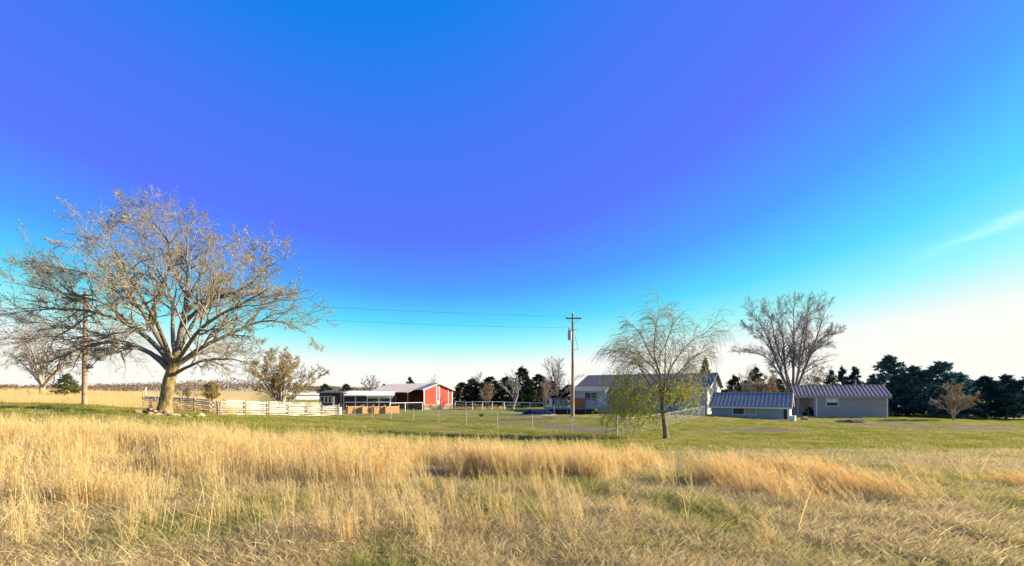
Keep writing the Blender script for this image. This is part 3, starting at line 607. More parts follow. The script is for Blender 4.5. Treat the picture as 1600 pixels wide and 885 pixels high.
# leafy lower curtains
q = []
CL = [(200, 520, 34, 50, 1.3, .18), (260, 470, 45, 45, 1.2, .14), (330, 540, 45, 55, 1.3, .18), (400, 500, 40, 50, 1.1, .12), (300, 420, 60, 40, .9, .10), (420, 590, 30, 40, .8, .06), (620, 490, 45, 38, .8, .12), (690, 455, 30, 36, .7, .06), (560, 440, 40, 40, .6, .04)]
for i in range(640):
    c0 = CL[r.choice(len(CL), p=np.array([c[5] for c in CL])/sum(c[5] for c in CL))]; zx = r.normal(c0[0], c0[2]*1.35); zy = r.normal(c0[1]+30, c0[3]*1.45)
    dy = r.normal(0, 1.1); p0 = np.array(wz(zx, zy, dy)); ln = r.uniform(.4, 1.8)*c0[4]
    d = np.array((-.45+r.normal(0, .12), r.normal(0, .12), -.75)); pts = [p0]
    for k in range(5): d = unit(d+np.array((-.02, 0, -.12))+r.normal(0, .05, 3)); pts.append(pts[-1]+d*ln/5)
    pts = np.array(pts); lo = G(wb[0]+pts[-1][0], wb[1]+pts[-1][1])-wb[2]+.15; pts[:, 2] = np.maximum(pts[:, 2], lo); q.append(pts)
q = np.array(q); Rq = np.full((len(q), 6), 1)*np.linspace(.006, .003, 6)
link('leafy_whips', crown_mesh('leafy_whips', [(q, Rq, 3)], leaves(q, 19, .055, r, .05, .045, 2.4), M['willow_twig'], M['willow_leaf']), wt)

# --- cedars
def cedar_mesh(seed, m, nb=95, per=30, dens=1.0):
    r = np.random.default_rng(seed); Vs = []; vs = []
    for b in range(nb):
        z = .03+.95*(b+r.random())/nb; a = r.uniform(0, 6.28); env = .5*((1-z)**.72)*(.72+.28*math.sin(min(1, z*5)*1.57)); rad = env*r.uniform(.6, 1.18)
        n_ = int(per*(.5+rad*1.4)); t = r.uniform(.15, 1, n_)**.7; drop = r.uniform(-.02, .12)
        p = np.stack((math.cos(a)*rad*t, math.sin(a)*rad*t, z+drop*t*rad*1.2+.02*np.sin(t*3)), 1)+r.normal(0, .018, (n_, 3))
        for k in range(3):
            d = unit(np.stack((np.full(n_, math.cos(a)), np.full(n_, math.sin(a)), np.full(n_, .5)), 1)+r.normal(0, .7, (n_, 3))); s_ = unit(np.cross(d, r.normal(size=(n_, 3))))
            l_ = r.uniform(.025, .06, n_)[:, None]; w_ = l_*.24
            Vs.append(np.stack((p-d*l_*.3, p+s_*w_+d*l_*.3, p+d*l_, p-s_*w_+d*l_*.3), 1).reshape(-1, 3)); vs.append(np.repeat(r.random(n_), 4))
    V = np.concatenate(Vs); return fastmesh('crown', V, np.arange(len(V)).reshape(-1, 4), mats=[m], attr={'v': np.concatenate(vs)})
CM = {k: [cedar_mesh(70+i+sd, M[k]) for i in range(c)] for k, c, sd in (('cedar', 5, 0), ('flare_cedar', 5, 20), ('green_cedar', 1, 40))}
tV, tq = tubes(np.array([[[0, 0, -.02], [0, 0, .3], [0, 0, .9]]]), np.array([[.028, .02, .004]]), 6); CT = fastmesh('trunk', tV, tq, mats=[M['bark']])
def cedar(label, px, Y, top, width, kind='cedar', i=0, group=None):
    b = gp(px, Y); H = EYE-(top-HZ)/F*Y-b[2]; Wd = width/F*Y
    t = thing('cedar_tree', label, 'tree', b, rng.uniform(0, 6.28), group)
    link('trunk', CT, t, (0, 0, 0), None, (H, H, H)); link('crown', CM[kind][i % len(CM[kind])], t, (0, 0, 0), None, (Wd, Wd, H*1.02))
g1 = 'cedars between the red barn and the utility pole'
for i, (px, Y, top, wd, lb) in enumerate([
    (722, 88, 599, 38, 'short dark cedar right beside the red barn wall'), (738, 84, 594, 46, 'dark cedar just right of the red barn'),
    (766, 84, 591, 52, 'broad dark cedar left of the pale forked tree'), (791, 86, 591, 42, 'narrow dark cedar behind the pale forked tree'),
    (816, 81, 577, 52, 'tallest pointed cedar in the row right of the red barn'), (842, 84, 587, 50, 'dark cedar just right of the tallest pointed one'),
    (862, 88, 598, 46, 'dark cedar behind the left end of the deck'), (888, 86, 603, 44, 'low dark cedar directly behind the utility pole'),
    (752, 96, 600, 60, 'dark background cedar filling the gap right of the barn'), (828, 97, 598, 70, 'dark background cedar filling the gap behind the tallest one')]):
    cedar(lb, px, Y, top, wd*1.45, 'cedar', i, g1)
for i, (px, Y, top, wd, lb) in enumerate([(641, 95, 591, 30, 'cedar poking up behind the red barn roof'), (600, 98, 601, 20, 'small cedar at the left end of the barn roof'), (541, 98, 601, 34, 'low cedar behind the white-roofed lean-to'), (508, 96, 601, 40, 'low dark cedar behind the dark shed')]):
    cedar(lb, px, Y, top, wd, 'cedar', i+1, 'cedars behind the barn and sheds')
cedar('round green conifer in the golden field beside the left utility pole', 105, 56, 586, 48, 'green_cedar')
cedar('yellow-green conifer poking up behind the house gable', 1102, 74, 563, 36, 'green_cedar')
for i, (px, Y, top, wd, lb) in enumerate([(1120, 84, 598, 40, 'low dark cedar beside the house gable'), (1148, 78, 590, 60, 'dark cedar behind the left end of the low shed'), (1180, 80, 578, 66, 'tall dark cedar behind the middle of the low shed'), (1215, 78, 594, 56, 'dark cedar behind the right end of the low shed')]):
    cedar(lb, px, Y, top, wd, 'cedar', i+2, 'cedars behind the low shed')
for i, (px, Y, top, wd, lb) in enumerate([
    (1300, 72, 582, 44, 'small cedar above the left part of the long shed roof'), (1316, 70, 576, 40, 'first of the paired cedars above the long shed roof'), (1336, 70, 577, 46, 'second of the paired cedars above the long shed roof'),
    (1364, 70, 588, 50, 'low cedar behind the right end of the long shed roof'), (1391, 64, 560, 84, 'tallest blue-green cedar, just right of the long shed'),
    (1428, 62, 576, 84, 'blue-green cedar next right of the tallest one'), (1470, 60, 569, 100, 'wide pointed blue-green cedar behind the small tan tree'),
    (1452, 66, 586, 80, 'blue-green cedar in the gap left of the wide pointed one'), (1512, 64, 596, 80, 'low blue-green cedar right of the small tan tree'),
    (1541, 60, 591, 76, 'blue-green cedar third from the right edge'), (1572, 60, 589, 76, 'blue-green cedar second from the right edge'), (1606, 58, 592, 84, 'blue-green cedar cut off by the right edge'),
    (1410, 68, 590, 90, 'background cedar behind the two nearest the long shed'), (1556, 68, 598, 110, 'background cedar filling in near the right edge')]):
    cedar(lb, px, Y, top, wd*(1.25 if px > 1380 else 1), 'flare_cedar', i, 'blue-green cedars along the right')
# --- far woods on the horizon
r = np.random.default_rng(90); n_ = 60000
az_ = np.radians(r.uniform(-54, 54, n_)); dd = r.uniform(380, 520, n_); x = np.sin(az_)*dd; y = np.cos(az_)*dd; hh = (1.2+3.0*vnoise(x, y, 26, 41)+2.0*vnoise(x, y, 7, 42))*np.where(x < 0, 1, .8)*(1+1.1*np.exp(-((np.degrees(az_)+34)/6)**2))
z0 = height(x, y); z = z0+hh*r.random(n_)**.55; d = unit(np.stack((r.normal(0, .6, n_), r.normal(0, .6, n_), np.full(n_, 1.)), 1)); ln = r.uniform(.7, 1.5, n_)[:, None]
p = np.stack((x, y, z-.5), 1); sd = unit(np.cross(d, r.normal(size=d.shape)))*r.uniform(.15, .5, n_)[:, None]
V = np.stack((p-sd, p+sd, p+d*ln), 1).reshape(-1, 3)
o = link('distant_woods', fastmesh('distant_woods', V, None, np.arange(len(V)).reshape(-1, 3), [M['woods']], attr={'v': np.repeat(r.random(n_), 3)})); o['kind'] = 'stuff'; o['label'] = 'brown leafless woods along the far horizon'; o['category'] = 'woods'

# ------------------------------------------------------------------ buildings
def solve_L(x0, y0, t, px):
    k = (px-800)/F; return (x0-k*y0)/(math.cos(t)+k*math.sin(t))
def wall_x(mb, x0, x1, z0, z1, y0, y1, holes=()):
    """wall along x with rectangular openings (hx0, hx1, hz0, hz1)"""
    xs = sorted({x0, x1, *[h[0] for h in holes], *[h[1] for h in holes]}); zs = sorted({z0, z1, *[h[2] for h in holes], *[h[3] for h in holes]})
    for a, b in zip(xs, xs[1:]):
        for c, d in zip(zs, zs[1:]):
            if any(a >= h[0]-1e-6 and b <= h[1]+1e-6 and c >= h[2]-1e-6 and d <= h[3]+1e-6 for h in holes): continue
            mb.box(a, b, y0, y1, c, d)
    return mb
def window(parent, h, y, sashes=2, m=None, blind=()):
    """framed window filling the opening h in a wall whose face is at y"""
    x0, x1, z0, z1 = h; f = .07; mb = MB()
    mb.box(x0-f, x1+f, y-.035, y+.03, z1, z1+f); mb.box(x0-f, x1+f, y-.05, y+.03, z0-f, z0); mb.box(x0-f, x0, y-.033, y+.03, z0, z1); mb.box(x1, x1+f, y-.033, y+.03, z0, z1)
    wd = mb.build('window', m or M['white'], parent)
    for i in range(sashes):
        a = x0+(x1-x0)*i/sashes; b = x0+(x1-x0)*(i+1)/sashes
        MB().box(a+.03, b-.03, y+.04, y+.05, z0+.02, z1-.02).build('pane', M['curtain'] if i in blind else M['glass'], wd)
        if i: MB().box(a-.035, a+.035, y-.02, y+.06, z0+.002, z1-.002).build('mullion', m or M['white'], wd)
    return wd
def gable_roof(parent, x0, x1, y0, y1, ze, rise, m, ov=.35, th=.07, ribs=0, name='roof', trim=None, ends=.3):
    ym = (y0+y1)/2; sl = rise/(ym-y0); zo = ze-ov*sl; mb = MB()
    mb.prism([(y0-ov, zo), (ym, ze+rise), (ym, ze+rise+th), (y0-ov, zo+th)], x0-ends, x1+ends); mb.prism([(ym, ze+rise), (y1+ov, zo), (y1+ov, zo+th), (ym, ze+rise+th)], x0-ends, x1+ends)
    o = mb.build(name, m, parent)
    if ribs:
        rb = MB(); n_ = int((x1-x0+2*ends)/ribs)
        for i in range(n_+1):
            x = x0-ends+(x1-x0+2*ends)*i/n_; x = min(max(x, x0-ends+.03), x1+ends-.03)
            for ya, yb in ((y0-ov-.003, ym), (y1+ov+.003, ym)):
                rb.bar((x, ya, zo+th+.04), (x, yb, ze+rise+th+.04), .13, .11)
        rb.build('roof_ribs', m, o)['kind'] = 'stuff'
        MB().bar((x0-ends-.01, ym, ze+rise+th+.03), (x1+ends+.01, ym, ze+rise+th+.03), .3, .07).build('ridge_cap', m, o)
    if trim:
        t_ = MB()
        for x in (x0-ends-.02, x1+ends+.02):
            for ya, s_ in ((y0-ov, 1), (y1+ov, 1)): t_.bar((x, ya, zo-.03), (x, ym, ze+rise-.03), .035, .17)
        t_.build('barge_board', trim, o)
        MB().box(x0-ends, x1+ends, y0-ov-.04, y0-ov-.005, zo-.12, zo+.07).build('fascia', trim, o)
    return o
# --- long grey shed at right
t = math.radians(25); Y0 = 54.0; x0 = X_(1387, Y0); Lw = solve_L(x0, Y0, t, 1277); Lt = solve_L(x0, Y0, t, 1246); D = 6.0; base = -1.75
sh = thing('long_shed', 'long grey metal-sided shed with ribbed roof and an open bay at its left end', 'shed', (x0, Y0, base), -t)
ze = EYE-(619-HZ)/F*Y0-base; rise = 1.25
win = (-Lw+1.0, -Lw+2.15, ze-1.25, ze-.35)
mb = wall_x(MB(), -Lw, 0, 0, ze, 0, .12, [win]); mb.box(-.12, 0, .12, D-.12, 0, ze).box(-Lw, -Lw+.12, .12, D-.12, 0, ze).box(-Lt, 0, D-.12, D, 0, ze)
mb.prism([(.0, ze), (D, ze), (D/2, ze+rise)], -.12, 0).prism([(.0, ze), (D, ze), (D/2, ze+rise)], -Lt, -Lt+.12); mb.build('wall', M['grey_wall'], sh)
bt = MB(); 
for i in range(int(Lw/.3)):
    x = -Lw+.3*i+.15
    if win[0]-.12 < x < win[1]+.12: bt.box(x-.02, x+.02, -.018, -.002, 0, win[2]-.1); continue
    bt.box(x-.02, x+.02, -.018, -.002, 0, ze-.05)
bt.build('siding_ribs', M['grey_wall'], sh)['kind'] = 'stuff'
wd = window(sh, win, 0, 1); MB().box(win[0]+.02, win[1]-.02, -.01, .03, (win[2]+win[3])/2-.04, (win[2]+win[3])/2+.04).build('mullion', M['white'], wd)
MB().box(win[0]+.03, win[1]-.03, .025, .035, (win[2]+win[3])/2+.04, win[3]-.02).build('blind', M['white'], wd)
for x in (-.002, -Lw-.03): MB().box(x-.09, x+.03, -.04, .13, 0, ze-.02).build('corner_trim', M['white'], sh)
for x in (-Lt+.08, -Lt+1.9): MB().box(x-.08, x+.08, .02, .18, 0, ze-.25).build('bay_post', M['tealgrey_wall'], sh)
MB().box(-Lt, -Lw-.04, 0, .12, ze-.25, ze).build('bay_header', M['tealgrey_wall'], sh)
MB().box(-Lt, -Lw, .2, D-.2, -.05, .08).build('bay_floor', M['concrete'], sh)
gable_roof(sh, -Lt, 0, 0, D, ze, rise, M['ribbed'], .35, ribs=.42, trim=M['grey_wall'], ends=.3)
def in_frame(root_loc, t, p): c, s_ = math.cos(-t), math.sin(-t); return (root_loc[0]+c*p[0]-s_*p[1], root_loc[1]+s_*p[0]+c*p[1], root_loc[2]+p[2])
# small tractor in the bay
tl = in_frame((x0, Y0, base), t, (-Lt+1.55, 2.2, .08)); tr_ = thing('garden_tractor', 'dark garden tractor parked in the shade of the open shed bay', 'tractor', tl, -t-.35)
def wheel(parent, x, y, rad, wdt):
    n_ = 20; o_ = MB(); prof = [(-wdt/2, rad*.62), (-wdt/2, rad*.93), (-wdt*.3, rad), (wdt*.3, rad), (wdt/2, rad*.93), (wdt/2, rad*.62)]; k = len(prof)
    vs = [(a, rr*math.cos(2*math.pi*i/n_), rr*math.sin(2*math.pi*i/n_)) for i in range(n_) for a, rr in prof]
    o_.add(vs, [(i*k+j, i*k+(j+1) % k, ((i+1) % n_)*k+(j+1) % k, ((i+1) % n_)*k+j) for i in range(n_) for j in range(k)]); wh = o_.build('wheel', M['tyre'], parent, (x, y, rad))
    h = MB(); h.bar((-wdt*.35, 0, 0), (wdt*.35, 0, 0), rad*1.26, k=16); h.build('rim', M['rim'], wh)
for x_, y_, ra in ((-.42, .55, .36), (.42, .55, .36), (-.38, -.65, .26), (.38, -.65, .26)): wheel(tr_, x_, y_, ra, .24)
MB().prism([(-.95, .35), (-.95, .78), (-.75, .9), (-.1, .95), (-.1, .35)], -.27, .27).build('bonnet', M['black'], tr_, bevel=.03)
MB().box(-.3, .3, -.1, .9, .3, .48).build('chassis', M['black'], tr_); MB().prism([(.25, .5), (.75, .5), (.85, 1.1), (.72, 1.1), (.6, .68), (.25, .66)], -.25, .25).build('seat', M['black'], tr_, bevel=.03)
for x_ in (-.15, .15): MB().bar((x_, -.975, .66), (x_, -.945, .66), .14, k=10).build('headlight', M['rim'], tr_)
MB().bar((0, -.1, .9), (0, .15, 1.15), .05, k=6).build('steering_column', M['black'], tr_)
wm_ = MB(); 
for i in range(12):
    a, b = 2*math.pi*i/12, 2*math.pi*(i+1)/12; wm_.bar((.19*math.cos(a), .15+.12*math.sin(a), 1.15+.14*math.sin(a)), (.19*math.cos(b), .15+.12*math.sin(b), 1.15+.14*math.sin(b)), .03, k=5)
wm_.build('steering_wheel', M['black'], tr_)
# --- low shed
t = math.radians(34); Y0 = 49.5; x0 = X_(1233, Y0); base = -2.2; Ls = solve_L(x0, Y0, t, 1112); D = 5.6
ls = thing('low_shed', 'low blue-grey shed with brown ribbed roof and a two-pane window', 'shed', (x0, Y0, base), -t)
ze = EYE-(635.5-HZ)/F*Y0-base; rise = 1.42
wc = solve_L(x0, Y0, t, 1164); win = (-wc-1.25, -wc+1.1, ze-.98, ze-.16)
mb = wall_x(MB(), -Ls, 0, 0, ze, 0, .12, [win]); mb.box(-.12, 0, .12, D-.12, 0, ze).box(-Ls, -Ls+.12, .12, D-.12, 0, ze).box(-Ls, 0, D-.12, D, 0, ze)
mb.build('wall', M['tealgrey_wall'], ls)
MB().prism([(0, ze), (D, ze), (D/2, ze+rise)], -.12, 0).build('gable_wall', M['cream'], ls); MB().prism([(0, ze), (D, ze), (D/2, ze+rise)], -Ls, -Ls+.12).build('gable_wall', M['tealgrey_wall'], ls)
MB().box(.002, .03, .02, D-.02, 0, ze-.01).build('end_siding', M['cream'], ls)
bt = MB()
for i in range(int(Ls/.3)):
    x = -Ls+.3*i+.15
    if win[0]-.12 < x < win[1]+.12: bt.box(x-.02, x+.02, -.018, -.002, 0, win[2]-.1); continue
    bt.box(x-.02, x+.02, -.018, -.002, 0, ze-.05)
bt.build('siding_ribs', M['tealgrey_wall'], ls)['kind'] = 'stuff'
window(ls, win, 0, 2, blind=(1,))
MB().box(-.16, .05, -.045, .06, 0, ze-.02).build('corner_trim', M['white'], ls)
MB().box(-.5, -.2, -.03, -.004, 0, ze-.1).build('door_edge', M['black'], ls)
gable_roof(ls, -Ls, 0, 0, D, ze, rise, M['ribbed'], .35, ribs=.42, trim=M['cream'], ends=.28)
# white chest by its corner, a dark log, and the earth heaps on the drive
c_ = gp(1238.5, 46.8); bx = thing('white_chest', 'small white chest standing at the right corner of the low shed', 'chest', c_, .85)
MB().box(-.32, .32, -.25, .25, 0, .5).build('body', M['white'], bx, bevel=.02); MB().box(-.35, .35, -.28, .28, .5, .58).build('lid', M['white'], bx, bevel=.02)
c_ = gp(1257, 49.5); lg_ = thing('log_section', 'short dark log section lying on the grass between the two sheds', 'log', c_, .3)
MB().bar((-.35, 0, .2), (.35, 0, .2), .42, k=12).build('log_body', M['bark'], lg_, smooth=False); MB().bar((.352, 0, .2), (.36, 0, .2), .38, k=12).build('cut_end', M['tan_wood'], lg_)
def mound(name, label, px, Y, rx, ry, h, m, seed, flat=2):
    q = np.random.default_rng(seed); n_ = 28; c_ = gp(px, Y, -.05); u = np.linspace(-1, 1, n_); A, B = np.meshgrid(u, u); rr = np.hypot(A, B)
    z = h*np.clip(1-rr**flat, 0, 1)**.8*(.6+.8*vnoise(A*4+seed, B*4, 1.1, seed))+q.normal(0, .012, A.shape)*(rr < 1); 
    i_ = np.arange(n_*n_).reshape(n_, n_); qd = np.stack((i_[:-1, :-1], i_[:-1, 1:], i_[1:, 1:], i_[1:, :-1]), -1).reshape(-1, 4)
    zz = height(c_[0]+A*rx, c_[1]+B*ry)-c_[2]-.06+z
    return tag(link(name, fastmesh(name, np.stack((A*rx, B*ry, zz), -1), qd, mats=[m], smooth=True), None, c_), label, 'earth')
mound('earth_heap', 'long low heap of brown earth on the drive before the long shed', 1338, 45.5, 1.7, .9, .42, M['dirt'], 3)
mound('earth_heap', 'small flat pile of brown earth left of the larger heap on the drive', 1318, 46.5, .9, .7, .25, M['dirt'], 4)
# --- house
t = math.radians(35); Y0 = 59.0; x0 = X_(1105, Y0); base = -1.7; Lh = solve_L(x0, Y0, t, 903); D = 9.0
hs = thing('house', 'pale blue one-storey house with long grey roof behind the willow', 'house', (x0, Y0, base), -t)
ze = 2.15-base; rise = 1.95; fl = 1.0
LBay = solve_L(x0, Y0, t, 953); BYd = -1.6
wins = [(-10.8, -9.5, fl+.9, fl+2.1), (-4.2, -2.9, fl+.9, fl+2.1)]
mb = wall_x(MB(), -LBay+.002, 0, 0, ze, 0, .15, wins); mb.box(-.15, 0, .15, D-.15, 0, ze).box(-Lh, -Lh+.15, .15, D-.15, 0, ze).box(-Lh, 0, D-.15, D, 0, ze); mb.build('wall', M['blue_wall'], hs)
MB().prism([(0, ze), (D, ze), (D/2, ze+rise-.02)], -.15, 0).build('gable_wall', M['cream'], hs); MB().prism([(0, ze), (D, ze), (D/2, ze+rise-.02)], -Lh, -Lh+.15).build('gable_wall', M['blue_wall'], hs)
MB().box(.003, .04, .01, D-.01, .3, ze-.02).build('end_siding', M['cream'], hs); MB().box(-.1, .06, -.05, .1, 0, ze-.02).build('corner_trim', M['white'], hs)
bw_ = (-LBay-3.3, -LBay-1.35, fl+.85, fl+2.05)
sl = rise/(D/2); zb = ze-(-BYd)*sl*.55
mb = wall_x(MB(), -Lh, -LBay, 0, zb-.02, BYd, BYd+.15, [bw_]); mb.box(-Lh, -Lh+.15, BYd+.15, .0, 0, zb).box(-LBay-.15, -LBay, BYd+.15, .0, 0, zb); mb.build('bay_wall', M['blue_wall'], hs)
MB().box(-LBay+.003, -LBay+.03, BYd+.02, -.03, .5, zb-.02).build('bay_side', M['cream'], hs); MB().box(-LBay-.1, -LBay+.05, BYd-.04, BYd+.08, 0, zb-.02).build('corner_trim', M['white'], hs)
for h in wins: window(hs, h, 0, 2)
window(hs, bw_, BYd, 2)
ro = gable_roof(hs, -Lh, 0, 0, D, ze, rise, M['shingle'], .35, trim=M['white'], ends=.45)
MB().prism([(BYd-.35, zb-.1), (.0, ze+.02), (.0, ze+.10), (BYd-.35, zb-.02)], -Lh-.45, -LBay+.4).build('bay_roof', M['shingle'], ro); MB().box(-Lh-.45, -LBay+.42, BYd-.40, BYd-.352, zb-.22, zb).build('fascia', M['white'], ro)
# wood-clad chimney chase on a stone base
lc = solve_L(x0, Y0, t, 1047); ch = MB().box(-lc-1.0, -lc+.25, -1.1, -.002, 1.55, ze-.25).build('chimney_chase', M['tan_wood'], hs)
for k in range(5): MB().box(-lc-.95+.26*k, -lc-.90+.26*k, -1.125, -1.1, 1.56, ze-.26).build('batten', M['tan_wood'], ch)
for k in range(4): MB().box(-lc+.252, -lc+.275, -1.0+.26*k, -.95+.26*k, 1.56, ze-.26).build('batten', M['tan_wood'], ch)
MB().box(-lc-1.05, -lc+.32, -1.16, -.002, 0, 1.54).build('chimney_base', M['foundation'], hs)
# --- deck with its panels and steps
dY = 59.5; dx0, dx1 = X_(857, dY), X_(934, dY); dz = G((dx0+dx1)/2, dY); fz = EYE-(637-HZ)/F*dY-dz; rz_ = EYE-(622.5-HZ)/F*dY-dz
dk = thing('wooden_deck', 'raised weathered wooden deck with board railings on the left side of the house', 'deck', (dx0, dY, dz)); Wd = dx1-dx0; Dd = 5.2
for i in range(18): MB().box(0, Wd, .02+i*Dd/18, (i+1)*Dd/18-.012, fz-.05, fz).build('floor_board', M['deck'], dk)
MB().box(0, Wd, 0, .04, fz-.25, fz-.052).box(0, .04, .042, Dd, fz-.25, fz-.052).box(Wd-.04, Wd, .042, Dd, fz-.25, fz-.052).build('rim_joist', M['deck'], dk)
for x_, m_, ww in ((.05, 'deck', .1), (.75, 'white', .13), (2.5, 'deck', .1), (3.3, 'deck', .1), (4.9, 'deck', .1), (Wd-.08, 'deck', .1)): MB().box(x_-ww/2, x_+ww/2, -.1, -.003, -.1, rz_+(0 if m_ == 'deck' else -1.0)).build('post', M[m_], dk)
for x_ in (.05, 2.5, 4.9, Wd-.08): MB().box(x_-.06, x_+.06, Dd-.15, Dd-.03, -.1, fz-.26).build('post', M['deck'], dk)
for a, b, hgt in ((.12, .62, rz_), (.8, 1.55, rz_-.12), (1.62, 2.4, rz_-.1)):
    n_ = max(3, int((b-a)/.13))
    for i in range(n_): MB().box(a+(b-a)*i/n_, a+(b-a)*(i+1)/n_-.015, -.032, -.004, fz+.06, hgt-rng.uniform(0, .04)).build('railing_board', M['white'] if (a < .2 and i < 2) else M['deck'], dk)
for i in range(11): MB().box(3.38+i*.135, 3.38+(i+1)*.135-.012, -.034, -.004, fz-.08, rz_+.02).build('privacy_board', M['orange_wood'], dk)
MB().box(.1, Wd-.1, .25, .29, -.2, fz-.26).build('underdeck_shade', M['black'], dk)  # black sheet standing in for the deep shade under the deck
MB().box(.0, 2.5, -.09, .03, rz_-.02, rz_+.04).build('top_rail', M['deck'], dk); MB().box(4.95, Wd, -.09, .03, rz_-.08, rz_-.02).build('top_rail', M['deck'], dk)
for i in range(9): x_ = 5.05+i*(Wd-5.2)/9; MB().box(x_-.02, x_+.02, -.04, -.005, fz, rz_-.08).build('baluster', M['deck'], dk)
st_ = MB().bar((Wd-.05, -.05, fz-.1), (Wd+1.7, -.05, .05), .05, .24).bar((Wd-.05, .95, fz-.1), (Wd+1.7, .95, .05), .05, .24).build('stair_stringer', M['deck'], dk)
for i in range(5): x_ = Wd+.12+i*.32; z_ = fz-.12-i*(fz-.15)/5; MB().box(x_-.16, x_+.16, -.02, .92, z_, z_+.04).build('stair_tread', M['deck'], dk)
MB().bar((Wd-.05, -.08, rz_-.05), (Wd+1.7, -.08, 1.0), .05, .1).build('handrail', M['white'], dk); MB().bar((Wd+1.68, -.08, -.1), (Wd+1.68, -.08, 1.05), .09).build('post', M['deck'], dk)
# --- garden bed, edging and the tarped heap left of the deck
mound('garden_bed', 'dark oval garden bed of bare soil in front of the far fence', 815, 56, 4.6, 2.6, .22, M['dirt'], 6)
def curve_bar(name, pts, rad, m, parent=None, k=6, loc=None, smooth=True):
    V, q_ = tubes(np.asarray(pts, float)[None], np.full((1, len(pts)), rad), k); return link(name, fastmesh(name, V, q_, mats=[m], smooth=smooth), parent, loc)
pts = []
for u in np.linspace(0, 1, 14): px_ = 806+u*62; Yy = 52.5-1.2*math.sin(u*3.14); c_ = gp(px_, Yy); pts.append((c_[0], c_[1], c_[2]+.05))
tag(curve_bar('bed_edging', pts, .09, M['concrete']), 'pale curved concrete edging along the front of the garden bed', 'edging')
o = mound('tarped_heap', 'low heap under a dark blue tarp left of the deck', 839, 56.5, 2.3, 1.5, .62, M['tarp'], 8, 6); o['category'] = 'tarp'
# --- red barn
b_ = math.radians(42); Y0 = 70.0; x0 = X_(662, Y0); base = G(x0, Y0)-.1; Wb = 5.4; Lb = 17.0
bn = thing('red_barn', 'red barn with white trim, stone base and open dark side', 'barn', (x0, Y0, base), b_)    # local x along the gable, y away along the side
ze = EYE-(609-HZ)/F*Y0-base; ap = EYE-(599.5-HZ)/F*71.5-base; sb = .9
mb = MB(); mb.prism([(.0, sb), (Wb, sb), (Wb, ze), (Wb/2, ap), (0, ze)], 0, .12, axis=1); mb.build('gable_wall', M['red'], bn)
MB().box(Wb-.12, Wb, .12, Lb, 0, ze).build('side_wall', M['red'], bn); MB().box(.0, Wb-.12, Lb-.12, Lb, 0, ze).build('back_wall', M['shaded_red'], bn); MB().box(.0, .1, .125, 4.5, 0, .35).build('sill_board', M['shaded_red'], bn)
MB().box(2.6, 2.7, 1.2, Lb-.3, 0, ze).build('inner_wall', M['shaded_red'], bn)  # dark boards paint the deep shade inside the open side
bt = MB()
for i in range(18):
    x_ = .15+i*.3
    if abs(x_-2.75) > .3: bt.box(x_-.025, x_+.025, -.025, -.002, sb, ze+(ap-ze)*(1-abs(x_-Wb/2)/(Wb/2))-.12)
bt.build('battens', M['red'], bn)['kind'] = 'stuff'
for x_, w_, zt in ((2.35, .12, ap-.35), (2.85, .22, ap-.25), (4.55, .1, ze+.35), (.06, .14, ze-.05), (Wb-.06, .14, ze-.05)): MB().box(x_-w_/2, x_+w_/2, -.045, -.028, sb, zt).build('white_trim', M['white'], bn)
MB().box(2.35, 2.80, -.08, -.047, sb+.02, 1.45).build('feed_door', M['white'], bn)
sw = MB().box(-.03, Wb+.03, -.08, .2, -.3, sb-.003).build('stone_base', M['foundation'], bn)
sb_m = MB(); q_ = np.random.default_rng(5)
for rw in range(3):
    x_ = 0.02
    while x_ < Wb-.15:
        w_ = q_.uniform(.22, .5); sb_m.box(x_, min(x_+w_-.04, Wb), -.08-q_.uniform(.03, .07), -.081, .05+rw*.28, .29+rw*.28); x_ += w_
o = sb_m.build('base_stones', M['stone'], sw, bevel=.02); o['kind'] = 'stuff'
mb = MB(); th = .08
mb.prism([(-1.6, ze-.5), (Wb/2, ap), (Wb/2, ap+th), (-1.6, ze-.5+th)], 2.2, Lb+.3, axis=1); mb.build('roof', M['grey_metal_roof'], bn)
zq = ze-.5+(ap-ze+.5)/(Wb/2+1.6)*1.3
mb = MB(); mb.prism([(-.3, zq), (Wb/2, ap+.003), (Wb/2, ap+th), (-.3, zq+th)], -.3, 2.195, axis=1).prism([(Wb/2, ap), (Wb+.3, ze-.13), (Wb+.3, ze-.05), (Wb/2, ap+th)], -.3, Lb+.3, axis=1); mb.build('roof', M['grey_metal_roof'], bn)
rb = MB()
for i in range(38):
    y_ = 2.4+i*.4
    if y_ < Lb: rb.bar((-1.6, y_, ze-.5+th+.015), (Wb/2, y_, ap+th+.015), .06, .04)
rb.build('roof_ribs', M['grey_metal_roof'], bn)['kind'] = 'stuff'
tr2 = MB(); tr2.bar((-.32, -.32, zq), (Wb/2, -.32, ap+.01), .04, .2).bar((Wb+.32, -.32, ze-.12), (Wb/2, -.32, ap+.01), .04, .2); tr2.build('barge_board', M['galv'], bn)
for y_ in (2.3, 6.2, 10.2, 14.2): MB().box(-1.55, -1.4, y_, y_+.15, -.3, ze-.5).build('post', M['post_wood'], bn)
